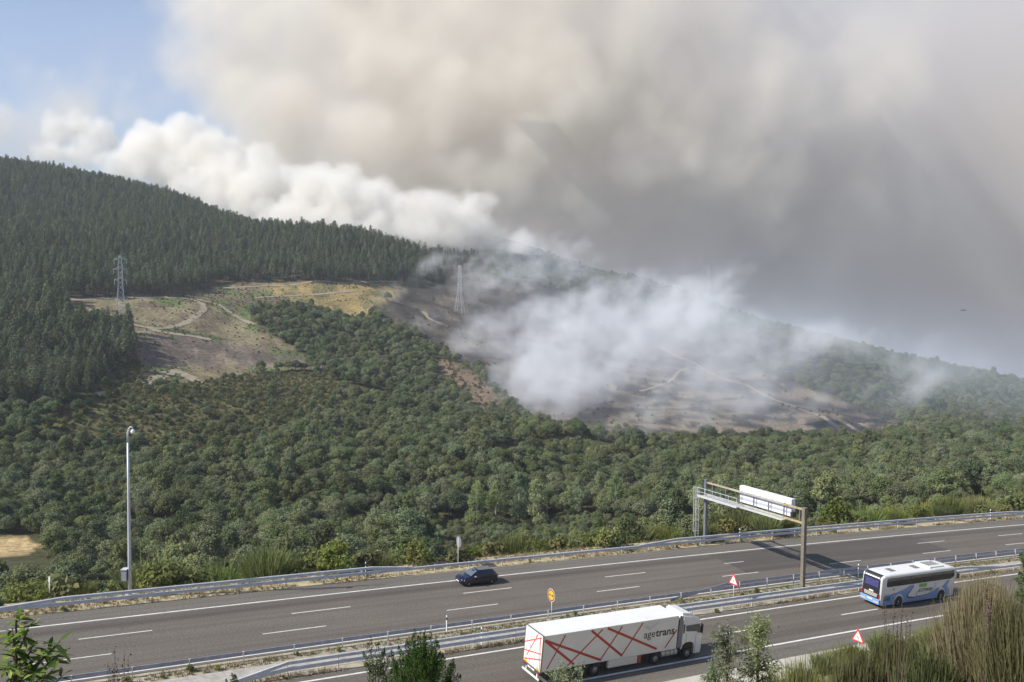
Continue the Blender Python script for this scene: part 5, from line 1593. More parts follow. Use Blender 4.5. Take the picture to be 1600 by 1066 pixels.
# ------------------------------------------------------------------ dry grass along the verges
def grass(name, bands, n, m, label, hmin, hmax, seed):
    rng = np.random.default_rng(seed)
    V, Q, T = [], [], []
    tot = sum(b[2] for b in bands)
    pts = []
    for w0, w1, wt, s0, s1 in bands:
        k = int(n*wt/tot)
        s = rng.uniform(s0, s1, k); w = rng.uniform(w0, w1, k)
        keep = lattice(s, w*6, 5.0, seed) > -0.5
        pts.append(np.concatenate([road(s[keep], w[keep], -0.06)]))
    P = np.concatenate(pts)
    k = len(P)
    nb = 4
    base = np.repeat(P, nb, 0) + rng.normal(size=(k*nb, 3))*np.array([0.07, 0.07, 0])
    a = rng.uniform(0, 6.28, k*nb)
    h = rng.uniform(hmin, hmax, k*nb)
    lean = rng.normal(size=(k*nb, 2))*0.4*h[:, None]
    side = np.stack([np.cos(a), np.sin(a), 0*a], 1)*0.035
    tip = base + np.concatenate([lean, h[:, None]], 1)
    V = np.stack([base - side, base + side, tip], 1).reshape(-1, 3)
    me = mesh_np(name, V, np.arange(len(V)).reshape(-1, 3), [MATS[m]], False, {'leafrand': ('FLOAT', np.repeat(rng.uniform(0, 1, k*nb), 3))})
    tag(link(name, me), label, None, None, 'stuff')
grass('dry_grass', [(6.2, 9.6, 3, -14, 170), (-11.9, -11.1, 1.2, -5, 160), (-9.1, -8.0, .7, -5, 160)], 15000, 'straw', 'dry straw coloured grass along the verges', 0.12, 0.38, 8)
grass('median_weeds', [(-9.2, -8.0, 1, -5, 160), (7.5, 10, .8, -14, 170)], 3500, 'weed', 'low green weeds in the median and verge', 0.08, 0.25, 9)

# ------------------------------------------------------------------ plants close to the camera
def fg(u, d, vt):
    q = at(u, vt, d)
    g = hz(q.x, q.y)
    return Vector((q.x, q.y, g)), q.z - g
leaf_mat('chestnut_leaf', (0.045, 0.085, 0.018), (0.20, 0.26, 0.06), 0.35)
leaf_mat('heather_leaf', (0.040, 0.070, 0.020), (0.085, 0.130, 0.036), 0.25)
leaf_mat('sapling_leaf', (0.13, 0.17, 0.08), (0.26, 0.30, 0.15), 0.3)
leaf_mat('straw_switch', (0.13, 0.125, 0.06), (0.33, 0.29, 0.17), 0.3)
leaf_mat('dark_switch', (0.050, 0.062, 0.024), (0.150, 0.155, 0.060), 0.25)
leaf_mat('brown_twig', (0.06, 0.04, 0.03), (0.14, 0.095, 0.065), 0.1)
def blades(loc, h, wid, n, m, r0, seed, lean=0.35, zlo=0.45):
    """upright switches filling the upper part of a bush h metres tall"""
    rng = np.random.default_rng(seed)
    a = rng.uniform(0, 6.28, n); k = rng.uniform(0, 1, n)**0.6
    root = np.stack([np.cos(a)*k*wid*0.30, np.sin(a)*k*wid*0.30, np.zeros(n)], 1)
    tipz = h*(1 - 0.30*k**2)*rng.uniform(0.72, 1.0, n)
    tip = np.stack([np.cos(a)*k*wid*0.5, np.sin(a)*k*wid*0.5, tipz], 1) + rng.normal(size=(n, 3))*np.array([.20, .20, .06])*wid*0.5
    f0 = rng.uniform(zlo, 0.8, n)[:, None]
    p0 = root + (tip - root)*f0 + rng.normal(size=(n, 3))*0.03
    p1 = p0 + (tip - p0)*0.55 + rng.normal(size=(n, 3))*0.02
    sd = np.cross(tip - root, rng.normal(size=(n, 3))); sd /= np.linalg.norm(sd, axis=1, keepdims=True)
    r = (r0*rng.uniform(0.6, 1.3, n))[:, None]
    V = np.stack([p0 - sd*r, p0 + sd*r, p1 + sd*r*.9, p1 - sd*r*.9, tip + sd*r*.3, tip - sd*r*.3], 1).reshape(-1, 3)
    i = np.arange(n)[:, None]*6
    Q = np.concatenate([i + np.array([[0, 1, 2, 3]]), i + np.array([[3, 2, 4, 5]])])
    return crown_mesh('switches', V, Q, np.repeat(rng.uniform(0, 1, n), 6), m)
def stems(h, wid, n, seed, r=0.014, m='bark'):
    rng = np.random.default_rng(seed)
    st = MB()
    for i in range(n):
        a = rng.uniform(0, 6.28); k = rng.uniform(0.1, 1)
        t = Vector((math.cos(a)*k*wid*.42, math.sin(a)*k*wid*.42, h*rng.uniform(.65, .88)))
        st.tube([(math.cos(a)*.05, math.sin(a)*.05, -0.3), t*0.4 + Vector((0, 0, 0.05*h)), t*0.75, t], [r, r*.8, r*.55, r*.25], n=5)
    return st.mesh('stems', MATS[m])
def big_broom(u, d, vt, wid, n, m, label, seed, r0=0.006, zlo=0.3):
    loc, h = fg(u, d, vt)
    e = empty('broom_bush', tuple(loc))
    link('foliage', blades(loc, h, wid, n, m, r0, seed, zlo=zlo), e)
    link('stem', stems(h, wid, 26, seed + 1), e)
    tag(e, label, 'bush', 'broom close to the camera')
big_broom(1545, 13.0, 892, 1.25, 5200, 'straw_switch', 'tall straw coloured broom nearest the right edge, hiding the coach front', 901, 0.0055, 0.15)
big_broom(1610, 11.5, 925, 1.1, 4200, 'straw_switch', 'straw coloured broom cut by the right edge', 903, 0.0055, 0.15)
big_broom(1500, 14.5, 975, 1.0, 2600, 'straw_switch', 'lower straw coloured broom left of the tallest one', 905, 0.0055, 0.2)
big_broom(1400, 14.0, 985, 1.0, 3400, 'dark_switch', 'dark green broom right of the near warning sign', 907, 0.007, 0.3)
big_broom(1345, 13.0, 1010, 0.8, 2600, 'dark_switch', 'dark green broom below the near warning sign', 909, 0.007, 0.3)
big_broom(1455, 12.5, 1010, 0.9, 2600, 'dark_switch', 'dark green broom between the straw brooms and the sign', 911, 0.007, 0.3)
big_broom(1255, 24.0, 1022, 1.6, 2600, 'bush_leaf', 'yellow green broom right of the sapling', 913, 0.010, 0.3)
big_broom(1205, 26.0, 1045, 1.3, 1800, 'bush_leaf', 'small yellow green broom at the foot of the sapling', 915, 0.010, 0.3)
big_broom(1310, 22.0, 1042, 1.2, 1800, 'bush_leaf', 'yellow green broom left of the dark brooms', 917, 0.009, 0.3)
def twig_bush(u, d, vt, wid, n, label, seed, m='brown_twig'):
    loc, h = fg(u, d, vt)
    e = empty('twig_bush', tuple(loc))
    rng = np.random.default_rng(seed)
    st = MB()
    tips = []
    for i in range(n):
        a = rng.uniform(0, 6.28); k = rng.uniform(0.1, 1)
        t = Vector((math.cos(a)*k*wid*.5, math.sin(a)*k*wid*.5, h*rng.uniform(.86, 1.0)))
        pts = [(math.cos(a)*.03, math.sin(a)*.03, -0.3), t*0.5 + Vector((0, 0, .04*h)), t*0.8, t]
        st.tube(pts, [0.008, 0.006, 0.004, 0.002], n=4)
        tips.append((t*0.8, t))
    st_ = st.mesh('stems', MATS['bark'])
    C, N_ = [], []
    for a, t in tips:
        for f in np.linspace(0, 1, 26):
            q = a.lerp(t, f)
            C.append((q.x + rng.normal()*.012, q.y + rng.normal()*.012, q.z + rng.normal()*.01)); N_.append(rng.normal(size=3))
    V, Q, r = leaf_quads(np.array(C), np.array(N_), 0.03, rng, 0.5)
    link('foliage', crown_mesh('seed_heads', V, Q, r, m), e); link('stem', st_, e)
    tag(e, label, 'bush', 'twiggy stalks close to the camera')
twig_bush(182, 9.0, 1008, 0.24, 14, 'small dark twiggy heath stalks right of the leafy tree', 921)
twig_bush(1405, 12.0, 925, 0.40, 9, 'thin brown stalks rising in front of the coach wheel', 923)
twig_bush(1545, 11.5, 905, 0.16, 8, 'dark brown dead stalk inside the tall straw broom', 925)
def heather(u, d, vt, wid, label, seed, n=60):
    """an upright heather with plume-like green branch tips"""
    loc, h = fg(u, d, vt)
    e = empty('heather_shrub', tuple(loc))
    rng = np.random.default_rng(seed)
    C, N_ = [], []
    st = MB()
    for i in range(n):
        a = rng.uniform(0, 6.28); k = rng.uniform(0, 1)**0.55
        L_ = rng.uniform(0.22, 0.42)
        top = Vector((math.cos(a)*k*wid*.5, math.sin(a)*k*wid*.5, h*(1 - 0.14*k*k*wid) - rng.uniform(0, 0.42)*wid*0.7))
        low = top - Vector((math.cos(a)*k*.10, math.sin(a)*k*.10, L_))
        if i % 2 == 0:
            st.tube([(0.02*math.cos(a), 0.02*math.sin(a), -0.3), Vector((low.x*.45, low.y*.45, h*.55)), low, top], [0.014, 0.010, 0.005, 0.002], n=4)
        m_ = 120
        f = rng.uniform(0, 1, m_)
        rad = (0.036*np.sin(np.pi*np.clip(f*0.86 + 0.14, 0, 1))**0.7)
        an = rng.uniform(0, 6.28, m_)
        P = np.array(low)[None] + f[:, None]*np.array(top - low)[None] + np.stack([np.cos(an)*rad, np.sin(an)*rad, 0*an], 1)
        C.append(P); N_.append(np.stack([np.cos(an), np.sin(an), rng.normal(size=m_)*.4 + .2], 1))
    C, N_ = np.concatenate(C), np.concatenate(N_)
    V, Q, r = leaf_quads(C, N_, 0.026, rng, 0.35)
    link('foliage', crown_mesh('plumes', V, Q, r, 'heather_leaf'), e); link('stem', st.mesh('stems', MATS['bark']), e)
    tag(e, label, 'shrub')
heather(655, 9.0, 980, 0.88, 'dark green heather shrub at the bottom centre in front of the median barrier', 931, 140)
heather(585, 9.3, 992, 0.36, 'thin outlying heather stems left of the dark heather shrub', 933, 13)
heather(362, 9.2, 1046, 0.30, 'few green shoot tips at the bottom edge left of the heather', 935, 12)
def sapling(u, d, vt, wid, hgt, label, seed, nl=1500, lm='sapling_leaf', leaf=0.055):
    loc, h = fg(u, d, vt)
    e = empty('sapling_tree', tuple(loc))
    rng = np.random.default_rng(seed)
    tr = MB()
    tr.tube([(0, 0, -0.3), (0.03, 0, h*.5), (0.0, 0.02, h - hgt*.75), (-0.05, 0, h - hgt*.2)], [0.03, 0.024, 0.018, 0.008], n=6)
    C, N_ = [], []
    for i in range(26):
        a = rng.uniform(0, 6.28); f = rng.uniform(0, 1)
        z = h - hgt*(1 - f)
        rad = wid*.5*math.sqrt(max(.05, 1 - (2*f - 0.9)**2*0.8))*rng.uniform(.35, 1)
        t = Vector((math.cos(a)*rad, math.sin(a)*rad, z))
        s_ = Vector((0, 0, h - hgt*(1.05 - 0.8*f)))
        tr.tube([s_, s_.lerp(t, .5) + Vector((0, 0, .03)), t], [0.009, 0.006, 0.002], n=4)
        k = int(nl*1.8)//26
        g = rng.uniform(0.3, 1.1, k)[:, None]
        C.append(np.array(s_)[None]*(1 - g) + np.array(t)[None]*g + rng.normal(size=(k, 3))*0.06*wid)
        N_.append(rng.normal(size=(k, 3)) + np.array([0, 0, .8]))
    C, N_ = np.concatenate(C), np.concatenate(N_)
    V, Q, r = leaf_quads(C, N_, leaf*0.9, rng, 0.34)
    link('crown', crown_mesh('leaves', V, Q, r, lm), e); link('trunk', tr.mesh('trunk', MATS['bark']), e)
    tag(e, label, 'tree', 'saplings close to the camera')
sapling(1138, 12.0, 977, 0.60, 0.85, 'pale green sapling in front of the truck cab, left stem', 941, 1300)
sapling(1186, 12.2, 962, 0.74, 0.92, 'pale green sapling right of the truck cab, taller stem', 943, 1700)
sapling(1120, 11.5, 1042, 0.50, 0.5, 'low pale green sapling at the bottom edge below the truck cab', 945, 900)
sapling(892, 11.5, 1042, 0.72, 0.5, 'pale green sapling top in front of the trailer wheels', 947, 1500)
sapling(1604, 12.0, 862, 0.30, 0.7, 'grey green leafy stem at the right edge beside the road', 949, 700)
def chestnut():
    """a young tree with long toothed leaves in whorls; each leaf is a part of its own"""
    loc, h = fg(22, 8.2, 958)
    e = empty('leafy_tree', tuple(loc))
    rng = random.Random(3)
    b = MB()
    L_ = 0.15
    pts = [(0, 0), (0.25, 0.11), (0.5, 0.145), (0.78, 0.10), (1, 0)]
    lv = []
    for i, (t, wd) in enumerate(pts):
        z = -0.22*t*t
        lv += [(t*L_, -wd*L_, z*L_ + 0.03*L_*wd*5), (t*L_, 0, z*L_), (t*L_, wd*L_, z*L_ + 0.03*L_*wd*5)]
    fc = []
    for i in range(4):
        for j in range(2): fc.append((i*3 + j, (i+1)*3 + j, (i+1)*3 + j + 1, i*3 + j + 1))
    meshes = []
    for k, (dk, lt) in enumerate((((0.075, 0.130, 0.026), 0), ((0.16, 0.23, 0.05), 1), ((0.30, 0.34, 0.10), 2))):
        m = leaf_mat('long_leaf_%d' % k, dk, tuple(c*1.35 for c in dk), 0.35)
        meshes.append(MB().poly(lv, fc).mesh('leaf', m))
    tr = MB()
    tr.tube([(-0.1, 0, -0.3), (-0.05, 0, h*.5), (0, 0, h - 0.5), (0.02, 0, h - 0.02)], [0.045, 0.035, 0.022, 0.006], n=6)
    tips = [(Vector((0.05, 0, h)), Vector((0, 0, 1)))]
    for (dx, dy, dz) in ((0.13, 0, -.12), (-.05, .05, -.16), (0.20, -.05, -.27), (0.40, 0, -0.27), (0.30, .05, -.36), (0.44, -0.03, -.35), (0.06, -.1, -.28), (-.08, .1, -.32), (0.16, .05, -.42), (0.02, -.12, -.45), (-.12, 0, -.46), (0.26, -.1, -.47), (0.34, 0, -.52), (0.12, -.15, -.58), (-.02, 0.1, -.6), (0.25, 0, -.64), (-.1, -.1, -.66), (0.38, .1, -.62), (0.08, 0, -.74), (0.3, -.1, -.78)):
        p = Vector((dx, dy, h + dz))
        s_ = Vector((0.01, 0, h + dz - 0.22 - 0.25*abs(dx)))
        tr.tube([s_, s_.lerp(p, .5) + Vector((0, 0, -.03)), p], [0.012, 0.009, 0.004], n=5)
        tips.append((p, (p - s_).normalized()))
    tr.build('trunk', MATS['bark'], e)
    for p, d in tips:
        n = 16
        for i in range(n):
            a = 2.4*i + rng.uniform(-.3, .3)
            el = rng.uniform(-0.5, 0.75)
            q = p - d*rng.uniform(0, 0.16)
            M = Matrix.Translation(q) @ Matrix.Rotation(a, 4, 'Z') @ Matrix.Rotation(-el, 4, 'Y') @ Matrix.Rotation(rng.uniform(-.5, .5), 4, 'X') @ Matrix.Scale(rng.uniform(0.65, 1.15), 4)
            link('leaf', meshes[rng.choice((0, 0, 1, 1, 2))], e, M)
    tag(e, 'young tree with long glossy green leaves in the bottom left corner', 'tree')
chestnut()

# ------------------------------------------------------------------ smoke
def spectral(shape, beta, seed, lo=1.5, along=None, stretch=1.0):
    r = np.random.default_rng(seed)
    k = [np.fft.fftfreq(m)*max(shape) for m in shape[:-1]] + [np.fft.rfftfreq(shape[-1])*max(shape)]
    kk = np.sqrt(k[0][:, None, None]**2 + k[1][None, :, None]**2 + k[2][None, None, :]**2)
    if along is not None:
        a = np.array(along, float); a /= np.linalg.norm(a)
        kp = k[0][:, None, None]*a[0] + k[1][None, :, None]*a[1] + k[2][None, None, :]*a[2]
        kk = np.sqrt(kk*kk + (stretch*stretch - 1)*kp*kp)
    kk[0, 0, 0] = 1
    Fq = np.fft.rfftn(r.normal(size=shape).astype(np.float32))*kk**(-beta)*(kk > lo)
    n = np.fft.irfftn(Fq, s=shape)
    return (n/n.std()).astype(np.float32)
def puff_field(shape, lo, vox, puffs, power=1.3):
    D = np.zeros(shape, np.float32)
    ax = [lo[i] + vox*np.arange(shape[i], dtype=np.float32) for i in range(3)]
    for (cx, cy, cz, r, wt) in puffs:
        sl = []
        ok = True
        for i, c in enumerate((cx, cy, cz)):
            a = max(0, int((c - r - lo[i])/vox)); b = min(shape[i], int((c + r - lo[i])/vox) + 2)
            if b <= a: ok = False
            sl.append(slice(a, b))
        if not ok: continue
        d2 = ((ax[0][sl[0]] - cx)**2)[:, None, None] + ((ax[1][sl[1]] - cy)**2)[None, :, None] + ((ax[2][sl[2]] - cz)**2)[None, None, :]
        k = np.clip(1 - d2/(r*r), 0, 1)**power*wt
        sub = D[sl[0], sl[1], sl[2]]
        np.copyto(sub, sub + k*(1 - np.clip(sub, 0, 1)*0.75))
    return D
def fractal_puffs(seeds, rng, levels=((9, 0.5), (6, 0.45)), spread=0.85, flat=1.0):
    out = list(seeds)
    cur = list(seeds)
    for n, k in levels:
        nxt = []
        for (x, y, z, r, wt) in cur:
            for _ in range(n):
                d = rng.normal(size=3); d /= np.linalg.norm(d)
                nxt.append((x + d[0]*r*spread, y + d[1]*r*spread, z + d[2]*r*spread*flat, r*k*rng.uniform(0.7, 1.25), wt))
        out += nxt
        cur = nxt
    return out
def smoke_material(name, col, dens, aniso=0.0):
    m = bpy.data.materials.new(name)
    m.use_nodes = True
    nt = m.node_tree
    nt.nodes.clear()
    o = nt.nodes.new('ShaderNodeOutputMaterial')
    p = nt.nodes.new('ShaderNodeVolumePrincipled')
    p.inputs['Color'].default_value = rgb(*col)
    p.inputs['Density'].default_value = dens
    p.inputs['Anisotropy'].default_value = aniso
    nt.links.new(p.outputs[0], o.inputs['Volume'])
    return m
def smoke(name, label, lo, vox, D, m):
    """a fog volume made from the array D (metres per voxel = vox)"""
    n = D.shape
    hi = tuple(lo[i] + vox*(n[i] - 1) for i in range(3))
    D = D.copy()
    D[D < 0.004] = 0
    for a in range(3):
        for e in (0, -1):
            ix = [slice(None)]*3; ix[a] = e
            D[tuple(ix)] = 0
    me = mesh_np(name, np.zeros((D.size, 3), np.float32), None, [m], attrs={'thick': ('FLOAT', D.transpose(2, 1, 0).ravel())})
    o = link(name, me)
    g = bpy.data.node_groups.new(name, 'GeometryNodeTree')
    g.interface.new_socket('Geometry', in_out='INPUT', socket_type='NodeSocketGeometry')
    g.interface.new_socket('Geometry', in_out='OUTPUT', socket_type='NodeSocketGeometry')
    N, L = g.nodes, g.links.new
    gi, go = N.new('NodeGroupInput'), N.new('NodeGroupOutput')
    vc = N.new('GeometryNodeVolumeCube')
    vc.inputs['Min'].default_value = lo; vc.inputs['Max'].default_value = hi
    for a, k in zip('XYZ', n): vc.inputs['Resolution ' + a].default_value = k
    pos = N.new('GeometryNodeInputPosition')
    def vm(op, a, b):
        q = N.new('ShaderNodeVectorMath'); q.operation = op
        L(a, q.inputs[0]); q.inputs[1].default_value = b
        return q
    i1 = vm('SUBTRACT', pos.outputs[0], lo)
    i2 = vm('MULTIPLY', i1.outputs[0], (1/vox, 1/vox, 1/vox))
    i3 = vm('ADD', i2.outputs[0], (.5, .5, .5))
    fl = N.new('ShaderNodeVectorMath'); fl.operation = 'FLOOR'; L(i3.outputs[0], fl.inputs[0])
    dt = vm('DOT_PRODUCT', fl.outputs[0], (1, n[0], n[0]*n[1]))
    si = N.new('GeometryNodeSampleIndex'); si.data_type = 'FLOAT'; si.domain = 'POINT'
    na = N.new('GeometryNodeInputNamedAttribute'); na.data_type = 'FLOAT'; na.inputs['Name'].default_value = 'thick'
    L(gi.outputs[0], si.inputs['Geometry']); L(na.outputs[0], si.inputs['Value']); L(dt.outputs['Value'], si.inputs['Index'])
    L(si.outputs[0], vc.inputs['Density'])
    sm = N.new('GeometryNodeSetMaterial'); sm.inputs['Material'].default_value = m
    L(vc.outputs[0], sm.inputs[0]); L(sm.outputs[0], go.inputs[0])
    md = o.modifiers.new(name, 'NODES'); md.node_group = g
    tag(o, label, None, None, 'stuff')
    return o
def pp(u, v, d, rpx, wt=1.0):
    p = at(u, v, d)
    return (p.x, p.y, p.z, rpx*d/F_PX, wt)
def span(puffs, vox, pad=0.3, clip=None):
    P = np.array(puffs)
    lo = (P[:, :3] - P[:, 3:4]*(1 + pad)).min(0); hi = (P[:, :3] + P[:, 3:4]*(1 + pad)).max(0)
    n = tuple(int((hi[i] - lo[i])/vox) + 2 for i in range(3))
    return tuple(float(a) for a in lo), n

def build_smoke():
    rng = np.random.default_rng(77)
    # --- the white billows standing along the burning ridge
    seeds = []
    for u, v, d, r, wt in [
        (75, 247, 1330, 15, .6), (110, 248, 1330, 20, .8), (150, 254, 1320, 27, 1), (195, 256, 1310, 36, 1), (235, 232, 1300, 44, 1), (245, 275, 1290, 36, 1),
        (290, 238, 1290, 46, 1), (300, 290, 1270, 36, 1), (345, 262, 1270, 48, .9), (350, 305, 1240, 36, 1), (400, 290, 1220, 45, 1), (380, 322, 1190, 26, .9),
        (450, 300, 1220, 46, .9), (440, 340, 1130, 28, 1), (490, 345, 1120, 34, 1), (540, 350, 1110, 34, 1), (585, 365, 1090, 30, 1), (520, 310, 1200, 46, .8),
        (600, 320, 1180, 50, .8), (630, 365, 1110, 30, .9), (680, 345, 1150, 42, .8), (720, 330, 1180, 44, .8), (690, 385, 1060, 26, .8), (760, 372, 1100, 30, .8), (720, 365, 1080, 34, .8), (810, 385, 1150, 24, .6), (660, 400, 1000, 14, .6),
        (410, 350, 1100, 16, .8), (640, 395, 1060, 14, .6)]:
        seeds.append(pp(u, v, d, r, wt))
    more = []
    path = [(60, 250, 1330), (130, 256, 1320), (200, 272, 1300), (270, 290, 1270), (330, 318, 1230), (385, 340, 1170), (440, 355, 1100), (500, 362, 1080), (560, 370, 1060), (620, 380, 1040), (680, 388, 1030), (740, 385, 1060)]
    for (a, b_) in zip(path[:-1], path[1:]):
        for k in range(4):
            t = (k + rng.uniform(0, 1))/4
            u, v, d = [a[i] + (b_[i] - a[i])*t for i in range(3)]
            r = rng.uniform(12, 24)
            more.append(pp(u + rng.uniform(-6, 6), v - r*0.75, d, r, 1.0))
            more.append(pp(u + rng.uniform(0, 40), v - r*1.2 - rng.uniform(10, 55), d + 20, r*rng.uniform(1.1, 1.8), 0.9))
    seeds += more
    P = fractal_puffs(seeds, rng, ((8, 0.50), (6, 0.46)), 0.8)
    vox = 5.0
    lo, n = span(P, vox)
    D = puff_field(n, lo, vox, P, 1.1)
    N1 = spectral(n, 1.6, 3)
    D = np.clip(D*1.1 + N1*0.24*np.clip(D*3, 0, 1) - 0.22, 0, 1)
    smoke('ridge_smoke', 'thick white smoke billowing along the burning ridge', lo, vox, D, smoke_material('white_smoke', (0.962, 0.941, 0.90), 0.045))
    # --- the tall column it feeds, drifting up and to the right
    seeds = []
    for u, v, d, r, wt in [
        (60, 140, 1500, 50, .22), (110, 190, 1480, 65, .36), (60, 215, 1480, 65, .42), (170, 205, 1450, 65, .5), (10, 230, 1500, 65, .34), (150, 120, 1500, 60, .16), (200, 160, 1450, 60, .3), (-40, 215, 1500, 70, .3), (240, 130, 1450, 55, .3),
        (330, 120, 1420, 85, .75), (340, 30, 1450, 80, .7), (420, 190, 1380, 95, .9), (430, 70, 1430, 110, .8), (520, 130, 1400, 110, .9), (540, 250, 1350, 90, .9),
        (560, 10, 1450, 120, .7), (640, 220, 1380, 110, .9), (660, 90, 1430, 120, .7), (740, 180, 1420, 120, .8), (760, 290, 1380, 80, .8), (830, 60, 1450, 130, .6),
        (860, 240, 1420, 110, .7), (900, 330, 1420, 70, .5), (960, 130, 1450, 120, .5), (400, -60, 1480, 130, .6), (620, -90, 1500, 150, .6), (860, -90, 1500, 150, .6), (300, 60, 1440, 50, .5), (1000, 260, 1450, 100, .42), (1050, 70, 1480, 150, .36), (1110, 300, 1450, 120, .26), (1180, 160, 1480, 150, .27), (1290, 120, 1500, 150, .20), (1300, 290, 1480, 130, .18), (1400, 60, 1500, 160, .14)]:
        seeds.append(pp(u, v, d, r, wt))
    P = fractal_puffs(seeds, rng, ((9, 0.52), (5, 0.5)), 0.85)
    vox = 8.0
    lo, n = span(P, vox)
    D = puff_field(n, lo, vox, P, 1.0)
    N1 = spectral(n, 1.6, 4, along=(0.6, 0, 0.8), stretch=1.6)
    D = np.clip(D + N1*0.32*np.clip(D*1.15, 0, 1) - 0.11 - 0.07*smooth(0.15, 0.6, D), 0, 1)
    smoke('smoke_column', 'pale beige smoke column rising above the ridge and leaning right', lo, vox, D, smoke_material('beige_smoke', (0.895, 0.852, 0.778), 0.013))
    # --- the old grey-brown smoke filling the air behind the right ridge
    lo = (-1500.0, 1650.0, -260.0)
    vox = 22.0
    n = (196, 40, 66)
    X = lo[0] + vox*np.arange(n[0])[:, None, None]; Y = lo[1] + vox*np.arange(n[1])[None, :, None]; Z = lo[2] + vox*np.arange(n[2])[None, None, :]
    N1 = spectral(n, 2.0, 5)
    uu = 800 + F_PX*X/Y + 0*Z
    vv = 455 - F_PX*Z/Y + 0*X
    left = smooth(250, 900, uu + 0.35*(vv - 200))
    top = (1 - 0.6*smooth(330, -60, vv)*smooth(900, 1300, uu))*(1 - smooth(700, 1150, Z))
    veil = 0.10*smooth(-100, 200, vv)
    D = np.maximum(left*top, veil)*np.clip(0.62 + 0.10*N1, 0.3, 1.0)
    D *= smooth(0, 4, np.minimum(np.arange(n[1]), n[1] - 1 - np.arange(n[1])))[None, :, None]
    smoke('far_smoke', 'old grey-brown smoke filling the sky behind the right ridge', lo, vox, D.astype(np.float32), smoke_material('grey_smoke', (0.855, 0.798, 0.742), 0.0075))
    # --- blue-white ground smoke: streaked plumes leaning with the wind from many points of the fire line
    wind = Vector((0.80, 0.22, 0.50)).normalized()
    P = []
    src = [(577, 486, 45, .8), (582, 500, 40, .6), (600, 508, 40, .6), (590, 478, 60, .8), (625, 522, 50, .6), (648, 528, 45, .7), (690, 553, 60, .9), (705, 556, 70, 1), (722, 556, 80, 1), (745, 558, 90, 1), (770, 560, 90, .9),
           (760, 592, 60, .7), (765, 612, 80, 1), (775, 628, 90, 1), (790, 636, 110, 1), (810, 645, 120, 1), (835, 655, 120, 1), (850, 662, 90, .9), (880, 650, 120, .9), (905, 640, 120, .8), (935, 692, 70, .7), (960, 694, 90, .8), (990, 692, 110, .8),
           (1020, 692, 110, .7), (1060, 690, 110, .7), (1100, 692, 90, .5), (1150, 690, 90, .45), (800, 548, 100, 1), (830, 545, 110, 1), (860, 545, 120, 1), (895, 550, 130, 1), (640, 455, 80, 1), (646, 440, 60, 1), (660, 470, 110, .9), (700, 468, 110, .9), (615, 470, 90, .9), (680, 450, 90, .9), (720, 480, 90, .7),
           (740, 462, 110, 1), (775, 455, 110, 1), (810, 458, 90, .9), (845, 452, 90, .9), (875, 450, 80, .8), (900, 575, 140, .9), (930, 600, 140, .9), (960, 560, 150, .9), (990, 600, 130, .7), (1000, 645, 120, .6), (1050, 640, 130, .55), (1100, 640, 130, .5),
           (1150, 650, 130, .45), (1200, 655, 130, .5), (1250, 660, 130, .5), (1300, 668, 120, .5), (1340, 668, 110, .5), (1380, 660, 130, .5), (1390, 600, 110, .45), (1280, 610, 120, .4), (1180, 600, 130, .4), (1040, 545, 120, .5), (690, 500, 60, .35), (720, 495, 60, .35), (760, 500, 60, .3), (1000, 705, 60, .35), (1040, 712, 50, .3)]
    for u, v, Lp, wt in src:
        Lp = Lp*0.8
        if u > 1000: wt, Lp = wt*1.25, Lp*0.8
        g = ray_ground(u, v, 300)
        w = wind.copy()
        ph = rng.uniform(0, 6.28, 3)
        nst = int(Lp/4.5)
        for j in range(nst):
            t = j/nst
            l = Lp*t
            q = g + w*l + Vector((math.sin(l/23 + ph[0])*5*t, math.sin(l/31 + ph[1])*6*t - 3, math.sin(l/27 + ph[2])*5*t + 2.5))
            zmin = hz(q.x, q.y) + 2.5
            r = 4.0 + 24*t**0.8*(Lp/100)
            P.append((q.x, q.y, max(q.z, zmin), r*rng.uniform(0.8, 1.3), wt*(0.95 - 0.55*t)))
            if j % 2 == 0:
                P.append((q.x + rng.normal()*r*.8, q.y + rng.normal()*r*.5, max(q.z + rng.normal()*r*.7, zmin), r*rng.uniform(0.4, 0.8), wt*(0.95 - 0.6*t)))
    vox = 3.6
    lo, n = span(P, vox, 0.1)
    D = puff_field(n, lo, vox, P, 0.9)
    N1 = spectral(n, 1.5, 6, along=tuple(wind), stretch=1.35)
    D = np.clip(np.minimum(D, 1.1)*0.50 + N1*0.34*np.clip(D*2.0, 0, 1) - 0.33, 0, 1)
    smoke('ground_smoke', 'streaks of bluish white smoke rising from the burnt slope', lo, vox, D, smoke_material('thin_smoke', (0.945, 0.955, 0.975), 0.036))
    # --- a thin blue veil lying on the burnt slope and the right ridge
    vox = 12.0
    lo = (-130.0, 420.0, -130.0)
    n = (100, 82, 26)
    X = lo[0] + vox*np.arange(n[0]); Y = lo[1] + vox*np.arange(n[1]); Z = lo[2] + vox*np.arange(n[2])
    gx, gy = np.meshgrid(X, Y, indexing='ij')
    G = height(gx, gy).reshape(gx.shape)
    uu, vv, dd = px(np.stack([gx.ravel(), gy.ravel(), G.ravel()], 1))
    uu, vv = uu.reshape(gx.shape), vv.reshape(gx.shape)
    mask = smooth(660, 900, uu)*smooth(735, 660, vv)*(0.55 + 0.45*smooth(900, 1150, uu))*smooth(420, 560, gy)
    hgt = Z[None, None, :] - G[:, :, None]
    N1 = spectral(n, 1.7, 12, along=tuple(wind), stretch=2.0)
    D = mask[:, :, None]*np.exp(-np.clip(hgt, 0, None)/34.0)*(hgt > -14)*np.clip(0.7 + 0.35*N1, 0.08, 1.6)
    smoke('slope_smoke_veil', 'thin blue smoke veil over the right ridge and burnt slope', lo, vox, D.astype(np.float32), smoke_material('veil_smoke', (0.76, 0.80, 0.90), 0.0034))
build_smoke()

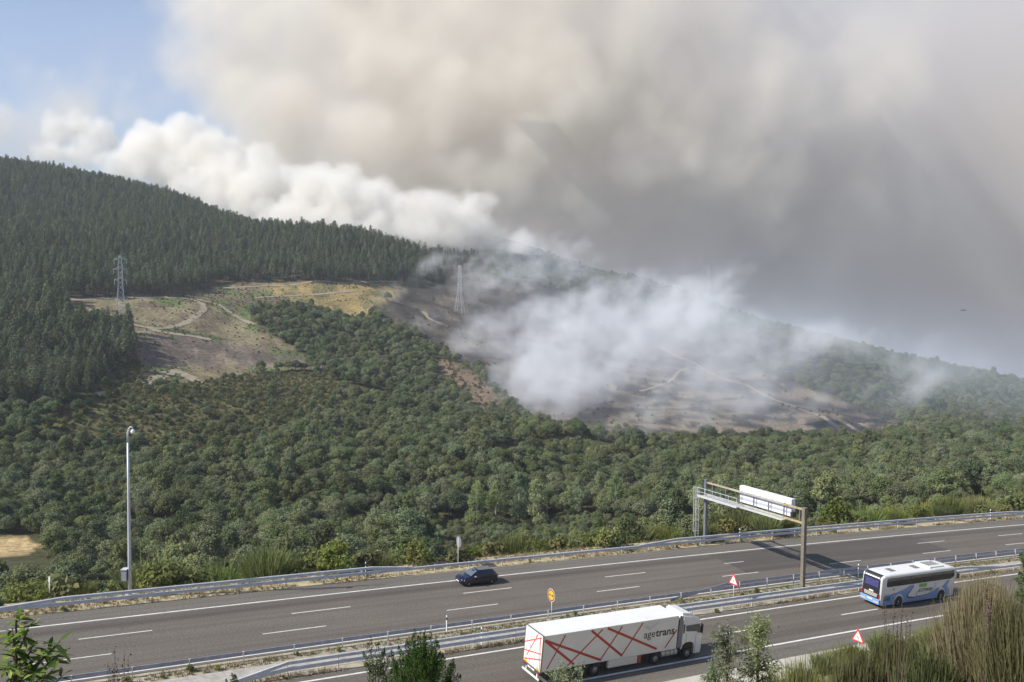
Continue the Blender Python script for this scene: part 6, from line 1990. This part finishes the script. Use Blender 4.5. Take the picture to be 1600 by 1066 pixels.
# ------------------------------------------------------------------ the hazy air
def build_haze():
    m = smoke_material('haze', (0.88, 0.94, 1.0), 0.00009)
    b = MB()
    b.box(-3100, 3100, -700, 3100, -420, 1330)
    o = b.build('haze', m)
    tag(o, 'thin smoky haze in the air of the valley', None, None, 'stuff')
build_haze()
